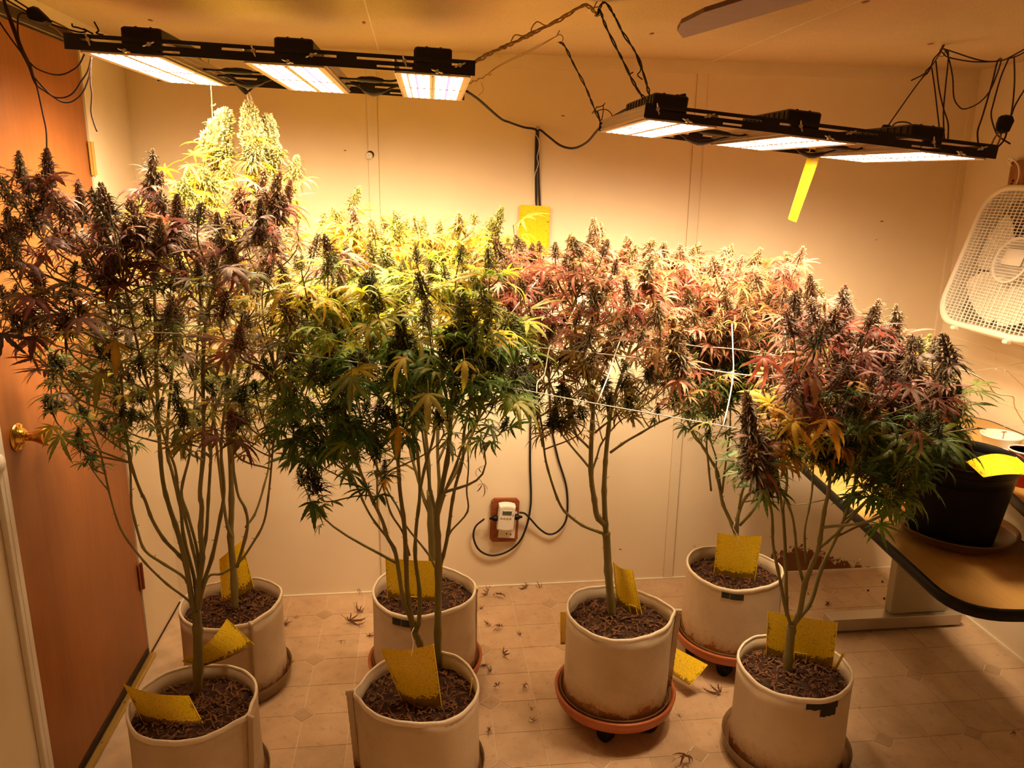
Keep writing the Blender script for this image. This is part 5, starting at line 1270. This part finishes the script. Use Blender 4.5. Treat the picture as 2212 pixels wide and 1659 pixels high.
# ------------------------------------------------------------------ caddies and saucers under the pots
def caddy(k, label):
    cx, cy = POTS[k][:2]; t = thing('plant_caddy', (cx, cy, 0), label, 'plant stand', 'terracotta plant caddies')
    R = .193
    mb = MB(); mb.lathe([(0, .062), (R-.028, .062), (R-.006, .074), (R, .098), (R+.002, .106), (R-.002, .110), (R-.008, .108), (R-.012, .100), (R-.022, .080), (0, .078)], 56); mb.obj('caddy_tray', MT['clay'], t, True, loc=O3)
    for i in range(5):
        a = math.radians(-115+72*i); x, y = .128*math.cos(a), .128*math.sin(a)
        mb = MB(); Rm = Matrix.Rotation(a+1.1, 3, 'Z') @ Matrix.Rotation(PI/2, 3, 'X')
        mb.lathe([(0, -.018), (.022, -.018), (.026, -.014), (.026, .014), (.022, .018), (0, .018)], 18, (x, y, .0265), Rm)
        w = mb.obj('caster', MT['blackplastic'], t, True, loc=O3)
        mb = MB(); mb.lathe([(0, .04), (.020, .042), (.024, .062), (0, .063)], 14, (x, y, 0)); mb.bbox((x, y, .042), (.02, .042, .03), .003, Matrix.Rotation(a+1.1, 3, 'Z')); mb.obj('caster_fork', MT['blackplastic'], w, loc=O3)
    mb = MB(); mb.lathe([(0, .0785), (R-.030, .0785), (R-.018, .100), (R-.014, .112), (R-.0165, .112), (R-.021, .100), (R-.032, .0815), (0, .0815)], 48)
    tag(mb.obj('saucer', MT['clear'], None, True, loc=Vector((cx, cy, 0))), 'cloudy plastic saucer lining the %s' % label, 'saucer')
caddy(5, 'terracotta caddy on black wheels under the pink plant')
caddy(6, 'terracotta caddy beside the desk foot')
caddy(3, 'terracotta caddy behind the two-trunk plant')
for k, lab in ((1, 'clear saucer under the pot nearest the door'), (2, 'stained clear saucer under the corner pot'), (4, 'clear saucer under the two-trunk plant'), (7, 'wide clear saucer under the taped pot')):
    cx, cy, z0, h, R = POTS[k]; e = {7: .026, 2: .02}.get(k, .018)
    mb = MB(); mb.lathe([(0, .002), (R+.004, .002), (R+e*.7, .02), (R+e, .055), (R+e-.003, .055), (R+e*.7-.003, .022), (R+.001, .0075), (0, .0075)], 48)
    tag(mb.obj('saucer', MT['clear'], None, True, loc=Vector((cx, cy, 0))), lab, 'saucer')

# ------------------------------------------------------------------ yellow sticky cards
def card(label, C, bulge=.012, foot=1.0, flip=False, notch=None, n=10):
    c = [Vector(p) for p in C]; nr = (c[1]-c[0]).cross(c[3]-c[0]).normalized()
    if nr.dot(Vector(CAM)-c[0]) < 0: nr = -nr
    def P(u, v_): return (c[0]*(1-u)+c[1]*u)*(1-v_)+(c[3]*(1-u)+c[2]*u)*v_+nr*bulge*math.sin(PI*u)*(1-.5*v_)
    o = thing('sticky_card', sum(c, Vector())/4, label, 'insect trap', 'yellow sticky insect cards')
    mb = MB(); vs = []; cl = []
    r = random.Random(label)
    for s in (0, 1):
        for i in range(n+1):
            for j in range(n+1):
                u, v_ = j/n, i/n; vs.append(P(u, v_)-nr*.0012*s)
                d = foot*max(0, (v_-.70)/.30)**1.3+.12*r.random()+(.18 if abs(u-.5) > .46 and v_ > .1 else 0); cl.append((d, d, d))
    m = (n+1)**2; fs = []
    for i in range(n):
        for j in range(n):
            a = i*(n+1)+j; fs.append((a, a+n+1, a+n+2, a+1)); fs.append((m+a, m+a+1, m+a+n+2, m+a+n+1))
    mb.add(vs, fs, cl); mb.obj('card', MT['sticky'], o)
    for u in (0.0, 1.0):
        e = MB(); e.tube([P(u, i/n)+nr*.0003 for i in range(n+1)], .0016, 4); e.obj('border', MT['stickyedge'], o)
    if notch:
        u0, u1, v0 = notch; e = MB(); e.tube([P(u0, .99)+nr*.003, P(u0, v0)+nr*.004, P(u1, v0)+nr*.004, P(u1, .99)+nr*.003], .0018, 5); e.obj('stake', MT['stickyedge'], o)
    return o
zsl = {k: PL[k][1] for k in PL}
def foot2(k, bl, br, dz=-.004): return atZ(*bl, zsl[k]+dz), atZ(*br, zsl[k]+dz)
bl, br = foot2(1, (311, 1563), (446, 1577)); card('curled sticky card leaning out of the soil of the pot nearest the door', [at(268, 1478, bl.y+.03), at(407, 1503, br.y+.05), br, bl], .022, 1.3)
card('bent sticky card propped behind the trunk nearest the door', [at(393, 1428, -.955), at(490, 1337, -.86), at(549, 1393, -.86), at(437, 1440, -.93)], .03, .5)
bl, br = foot2(2, (481, 1308), (530, 1302)); card('pointed sticky card standing in the corner pot', [at(474, 1208, bl.y+.05), at(522, 1168, br.y+.06), at(548, 1268, br.y+.02), bl], .014, .5)
bl, br = foot2(3, (838, 1300), (945, 1311)); card('broad upright sticky card in the pot with the small black label, behind', [at(833, 1205, bl.y+.005), at(957, 1212, br.y+.01), br, bl], .008, 1.2, notch=(.42, .66, .80))
bl, br = foot2(4, (872, 1522), (956, 1540)); card('tall arched sticky card in front of the two-trunk plant', [at(823, 1400, bl.y+.005), at(936, 1391, br.y+.01), br, bl], .018, 1.1)
bl, br = foot2(5, (1334, 1308), (1389, 1340)); card('narrow curved sticky card beside the forked trunk', [at(1325, 1214, bl.y+.0), at(1366, 1230, br.y+.06), br, bl], .018, .9, notch=(.60, .85, .74))
bl, br = foot2(6, (1541, 1247), (1629, 1262)); card('sticky card with a dark streak tied under the low fork', [at(1551, 1151, bl.y+.004), at(1645, 1158, br.y+.004), br, bl], .012, 1.0)
bl, br = foot2(7, (1655, 1422), (1798, 1448)); card('widest sticky card, standing behind the trunk in the taped pot', [at(1659, 1320, bl.y+.012), at(1809, 1345, br.y+.012), br, bl], .004, 1.1, notch=(.42, .60, .74))
card('sticky card lying against the caddy beside the desk foot', [atZ(1445, 1392, .10), atZ(1529, 1436, .112), atZ(1490, 1481, .05), atZ(1437, 1447, .035)], .008, .4)
card('sticky card seen edge-on behind the wheeled caddy', [at(1211, 1322, -.745), at(1240, 1322, -.66), at(1240, 1392, -.66), at(1211, 1392, -.745)], .004, .3)
card('sticky card hanging on the back wall below the power cords', [at(1125, 442, -.016), at(1188, 446, -.016), at(1184, 552, -.013), at(1117, 552, -.013)], .003, .1)
card('twisted sticky card dangling from the lamp near the fan', [at(1751, 318, -.54), at(1773, 331, -.50), at(1719, 480, -.50), at(1703, 473, -.535)], -.012, .1)
card('sticky card resting on the rim of the black pot', [atZ(2088, 997, .962), atZ(2195, 988, .974), atZ(2245, 1030, .966), atZ(2125, 1031, .962)], .016, .05)
# ties at two of the cards
rope('tie_string', [pxs([(1588, 1128), (1584, 1140), (1592, 1155), (1596, 1172)], zsl[6]*0+(-.66))], .0012, MT['string'], 'white string round the low fork above the streaked card', 'string')
rope('tie_string', [[at(894, 1356, -1.10), at(889, 1370, -1.115), at(893, 1390, -1.12), at(888, 1418, -1.135)]], .0012, MT['string'], 'white string hanging from the fork of the two-trunk plant', 'string')
mb = MB(); q0, q1_ = atZ(1803, 1448, zsl[7]), at(1822, 1412, -1.15); mb.box((q0+q1_)/2, (.008, .0012, (q1_-q0).length), (q1_-q0).normalized().to_track_quat('Z', 'Y').to_matrix()); tag(mb.obj('plant_tag', MT['stickyedge'], None), 'slim yellow plant tag at the edge of the taped pot', 'tag')
mb = MB(); q0, q1_ = atZ(1015, 1505, zsl[4]), at(1020, 1466, -1.16); mb.box((q0+q1_)/2, (.0035, .0035, (q1_-q0).length), (q1_-q0).normalized().to_track_quat('Z', 'Y').to_matrix()); tag(mb.obj('plant_stick', MT['stickyedge'], None), 'thin yellow stick in the soil of the two-trunk plant', 'stick')

# ------------------------------------------------------------------ string netting through the canopy
net = thing('trellis_net', (1.2, -.9, 1.2), 'white string trellis net stretched through all the plants', 'net')
def nstr(px, Y, r=.0015):
    P_ = pxs(px, Y)
    for q in P_: q.x = min(max(q.x, .006), RW-.006)
    rope('net_string', [P_], r*.85, MT['string'], parent=net, n=5, k=3)
nstr([(-30, 730), (60, 718), (230, 717), (415, 722), (497, 742), (640, 764), (767, 782), (870, 797), (1000, 817), (1122, 841), (1287, 872), (1422, 896), (1545, 917), (1640, 932), (1760, 936), (1900, 940), (2010, 938), (2110, 924)], (-1.26, -1.30))
nstr([(-30, 690), (150, 668), (250, 652), (500, 648), (620, 672), (892, 713), (1034, 732), (1172, 752), (1341, 769), (1462, 788), (1584, 807), (1712, 821), (1810, 829), (1900, 836), (2040, 842)], (-1.0, -1.06), .0021)
nstr([(60, 680), (230, 628), (420, 588), (560, 590), (872, 614), (973, 625), (1112, 685), (1223, 698), (1352, 710), (1477, 744), (1580, 753), (1665, 766), (1760, 780), (1960, 800)], (-.85, -.8))
nstr([(640, 560), (860, 590), (1068, 600), (1183, 565), (1254, 566), (1325, 600), (1440, 646), (1520, 690)], (-.6, -.6))
for px in ([(500, 648), (455, 690), (419, 722)], [(230, 628), (152, 672), (115, 702)], [(61, 672), (47, 692), (-5, 750)], [(1162, 604), (1125, 650), (1083, 703), (1030, 760)], [(955, 680), (925, 720), (903, 760), (880, 800)], [(1257, 636), (1217, 713), (1196, 747), (1186, 754), (1176, 808), (1161, 825), (1159, 848)], [(1399, 663), (1352, 710), (1328, 767), (1318, 801), (1290, 872)], [(1581, 700), (1583, 755), (1584, 808), (1574, 870), (1562, 920)], [(1694, 705), (1700, 750), (1712, 822), (1700, 880), (1690, 930)], [(900, 610), (870, 640), (830, 690)], [(1840, 900), (1822, 915), (1828, 940)]):
    nstr(px, (-.85, -1.22), .0019)
nstr([(1990, 780), (2082, 801), (2130, 825), (2150, 850), (2188, 857), (2192, 880), (2225, 935)], (-1.0, -.75), .0026)
nstr([(2030, 720), (2090, 738), (2150, 760), (2220, 777)], (-.6, -.35), .0011)
nstr([(2010, 800), (2110, 800), (2220, 782)], (-.6, -.5), .0009)
nstr([(2074, 862), (2082, 872), (2079, 900), (2090, 925), (2098, 932)], (-1.1, -1.1), .0022)
nstr([(1990, 938), (2120, 926), (2220, 918)], (-1.2, -.9), .0009)
nstr([(2150, 797), (2170, 803), (2174, 801), (2225, 832)], (-.7, -.5), .0018)
rope('garden_twine', [pxs([(450, 118), (452, 150), (456, 190), (458, 228), (459, 262)], -.62), pxs([(456, 228), (463, 228), (466, 224)], -.62)], .0013, MT['greentwine'], 'green twine knotted under the lamp, holding up a yellow bud', 'twine')
rope('cable_tie', [pxs([(533, 197), (535, 210), (540, 226)], -.47), pxs([(537, 197), (543, 212), (548, 228)], -.47)], .0022, MT['string'], 'pair of white ties fixing the tallest yellow bud to the lamp', 'tie')
mb = MB(); q = pxs([(431, 132), (452, 146), (480, 160), (505, 173), (522, 190), (532, 200)], (-.55, -.47)); mb.tube(spline(q, 4), .0075, 8); mb.tube(spline(pxs([(563, 162), (550, 185), (534, 200)], -.47), 4), .003, 6)
tag(mb.obj('cable_connector', MT['blackplastic'], None, True), 'thick black cable joint slung below the lamp above the yellow buds', 'cable')

# ------------------------------------------------------------------ things on the desk
SZ = .7015; sc_ = Vector((2.535, -1.075, 0))
mb = MB(); mb.lathe([(0, SZ), (.128, SZ), (.140, SZ+.006), (.158, SZ+.032), (.162, SZ+.032), (.164, SZ+.035), (.158, SZ+.0355), (.150, SZ+.030), (.134, SZ+.008), (0, SZ+.006)], 48, (sc_.x, sc_.y, 0))
tag(mb.obj('saucer', MT['clear'], None, True), 'wide clear saucer with a brown stain on the lower desk top', 'saucer')
mb = MB()
for (x, y, r_) in ((.075, .09, .03), (.11, .06, .022), (.10, .03, .026), (.13, .02, .016)): mb.lathe([(0, SZ+.0085), (r_, SZ+.0075)], 12, (sc_.x+x, sc_.y+y, 0))
st_ = mb.obj('water_stain', MT['stain'], bpy.data.objects['saucer.007'] if 'saucer.007' in bpy.data.objects else None)
pc = Vector((2.515, -1.08, 0)); zb = SZ+.007
bp = thing('potted_seedling', (pc.x, pc.y, zb), 'small green cannabis plant in a black plastic pot on the desk', 'plant')
R0, R1, hp = .112, .150, .245
mb = MB(); mb.lathe([(0, 0), (R0, 0), (R0+.002, .006), (R1-.006, hp-.03), (R1, hp-.026), (R1+.004, hp-.022), (R1+.006, hp-.004), (R1+.004, hp), (R1, hp-.002), (R1-.004, hp-.025), (R1-.012, hp-.07)], 56); pot_ = mb.obj('nursery_pot', MT['blackplastic'], bp, True, loc=O3)
mb = MB(); n = 30; vs = [(0, 0, hp-.062)]; fs = [(0, 1+k, 1+(k+1) % n) for k in range(n)]
rr_ = random.Random(5)
for i in range(1, 6):
    for k in range(n): a = 2*PI*k/n; q = (R1-.010)*i/5; vs.append((q*math.cos(a), q*math.sin(a), hp-.062+rr_.uniform(-.004, .004)))
for i in range(4):
    for k in range(n): fs.append((1+i*n+k, 1+(i+1)*n+k, 1+(i+1)*n+(k+1) % n, 1+i*n+(k+1) % n))
mb.add(vs, fs); mb.obj('soil', MT['soil'], pot_, loc=O3)
p = Plant(bp, Vector((pc.x-.02, pc.y+.04, zb+hp-.06)), (pc.y-.02, pc.y+.14), 108)
for px, dy in (([(2056, 1000), (2060, 950), (2068, 900), (2074, 862), (2076, 830)], .05), ([(2050, 1000), (2055, 960), (2062, 925), (2066, 900)], -.02), ([(2040, 1000), (2030, 950), (2010, 900), (2000, 860)], .05)):
    p.branch(px, .003, .0016, dy, pc.y+.03, name='stem')
for c in ((2072, 870, 30, 0, pc.y+.05, 1.2), (2065, 912, 32, -2, pc.y+.03, 1.3), (2070, 820, 34, 2, pc.y+.06, 1.2)): p.cola(*c, 'dk', 'dkgreen', 4, .055)
p.leaf(at(2080, 842, pc.y+.06), .25, .05, .1, .10, 3, (.16, .20, .06)); p.leaf(at(2082, 880, pc.y+.04), .1, .0, .3, .085, 7, (.10, .14, .04)); p.leaf(at(2068, 936, pc.y), .1, .1, .2, .07, 7, (.08, .11, .03)); p.leaf(at(2085, 845, pc.y+.05), -.3, -.2, .2, .08, 3, (.12, .15, .05))
p.zone(1990, 850, 2080, 990, 10, 'dkgreen', 'dk', 5, .07, .03)
p.zone(1975, 985, 2040, 1060, 4, 'green', 'dk', 4, .075, .02, bud=0)
p.finish()
q = Vector((2.772, -1.015, ZT))
cu = thing('paper_cup', q, 'red cup with a pale rim on the upper desk top', 'cup')
mb = MB(); mb.lathe([(0, .002), (.029, .002), (.031, 0), (.0315, .004), (.044, .108), (.0425, .108), (.030, .008), (0, .008)], 32); mb.obj('cup_body', MT['redcup'], cu, True, loc=O3)
mb = MB(); mb.lathe([(.0425, .107), (.0445, .105), (.0462, .108), (.0445, .1115), (.0425, .110), (.0425, .107)], 32); mb.obj('cup_rim', MT['whiteplastic'], cu, True, loc=O3)
q = atZ(2160, 965, ZT); bo = thing('plastic_tub', (q.x, q.y, ZT), 'shallow translucent tub with a tiny stick, behind the red cup', 'tub')
mb = MB(); mb.lathe([(0, 0), (.050, 0), (.053, .003), (.062, .040), (.066, .041), (.066, .045), (.061, .045), (.051, .006), (0, .004)], 36); mb.obj('tub_body', MT['tub'], bo, True, loc=O3)
mb = MB(); mb.tube([(.005, 0, .005), (.006, .0, .052)], .0016, 6); mb.box((.006, 0, .053), (.018, .003, .003)); mb.obj('stick', MT['roughwood'], bo, loc=O3)
q = atZ(2190, 985, ZT); tb = thing('plastic_tub', (min(q.x, 2.94), q.y, ZT), 'round clear lid lying between the red cup and the tub', 'tub')
mb = MB(); mb.lathe([(0, 0), (.04, 0), (.045, .003), (.045, .012), (.042, .012), (.04, .004), (0, .003)], 30); mb.obj('lid', MT['tub'], tb, True, loc=O3)

# ------------------------------------------------------------------ dead leaves on the floor
def dead(px, py, sc, lab, k=0):
    p = atZ(px, py, 0); r = random.Random(px*7+py); var = r.choice((6, 6, 2, 8)); sc *= 1.12; A, Q, C = LV[var]
    Rm = np.array(Matrix.Rotation(r.uniform(0, 6.28), 3, 'Z') @ Matrix.Rotation(r.uniform(-.5, .5), 3, 'X') @ Matrix.Rotation(PI*(r.random() < .5), 3, 'X'))
    B = (A-A.mean(0)) @ Rm.T*sc; q_ = r.uniform(0, 3.14); u_ = np.array([math.cos(q_), math.sin(q_), 0]); t_ = B @ u_; B -= np.outer(t_*.6, u_); B[:, 2] = B[:, 2]*.75+np.abs(np.sin(t_/sc*4.0))*sc*.16; B[:, 2] += .0008-B[:, 2].min()
    me = np_mesh('dead_leaf', B, Q, C, MT['dryleaf'])
    return tag(link('dead_leaf', me, None, p), lab, 'dead leaf', 'dead leaves on the floor')
for a in (
 (1052, 1283, .075, 'large curled dead leaf at the back wall, right of the labelled pot'), (1080, 1292, .06, 'dead leaf beside the large curled one at the back wall'), (1103, 1274, .03, 'smallest dead leaf against the back wall'), (1135, 1271, .05, 'dead leaf against the back wall under the outlet plate'), (1165, 1270, .045, 'end dead leaf of the row along the back wall'),
 (776, 1284, .045, 'dead leaf against the back wall left of the labelled pot'), (776, 1322, .07, 'upper dead leaf of the heap left of the labelled pot'), (762, 1348, .085, 'widest dead leaf of the heap left of the labelled pot'), (785, 1356, .06, 'lower dead leaf of the heap left of the labelled pot'), (799, 1376, .035, 'ring-shaped dead leaf touching the labelled pot'), (738, 1396, .045, 'lone dead leaf between the corner pot and the labelled pot'),
 (1040, 1316, .03, 'tiny dead leaf just right of the labelled pot rim'), (1052, 1350, .04, 'dead leaf with a long tip, mid aisle'), (1078, 1362, .055, 'dead leaf at the middle of the aisle between pots'), (1122, 1371, .035, 'dead leaf in the aisle near the edge-on card'), (1090, 1418, .045, 'dead leaf on the tile joint in the aisle'), (1045, 1440, .04, 'dead leaf beside the caddy behind the two-trunk plant'), (1058, 1452, .04, 'dead leaf just in front of the caddy behind the two-trunk plant'), (1075, 1490, .038, 'dead leaf right of the two-trunk pot rim'), (1133, 1490, .045, 'spidery dead leaf left of the wheeled caddy'), (1147, 1534, .045, 'upper of two dead leaves before the wheeled caddy'), (1152, 1560, .045, 'lower of two dead leaves before the wheeled caddy'), (1056, 1580, .04, 'dead leaf lowest in the aisle beside the two-trunk pot'),
 (618, 1352, .05, 'dead leaf touching the corner pot'), (640, 1336, .03, 'small dead leaf near the corner pot and back wall'), (627, 1437, .03, 'dead scrap on the saucer side of the corner pot'), (565, 1527, .03, 'dead scrap between the corner pot and the pot nearest the door'),
 (1788, 1307, .05, 'dead leaf behind the desk foot bar'), (1466, 1548, .03, 'dead scrap between the two caddies'), (1548, 1500, .06, 'dead leaf in the shadow of the taped pot'), (1478, 1650, .075, 'pale dead leaf at the bottom edge before the taped pot'), (1745, 1284, .02, 'tiny scrap near the foot of the caddy plant'), (2190, 1588, .03, 'scrap on the bare floor before the desk')):
    dead(*a)
for a in ((1906, 1258, 'dark pellet near the back wall under the desk'), (1875, 1277, 'dark pellet beside the desk column'), (1910, 1294, 'dark pellet close to the desk foot')):
    q = atZ(a[0], a[1], 0); mb = MB(); mb.lathe([(0, 0), (.004, .001), (.005, .004), (.003, .007), (0, .008)], 8); tag(mb.obj('pellet', MT['soil'], None, True, loc=q), a[2], 'debris')
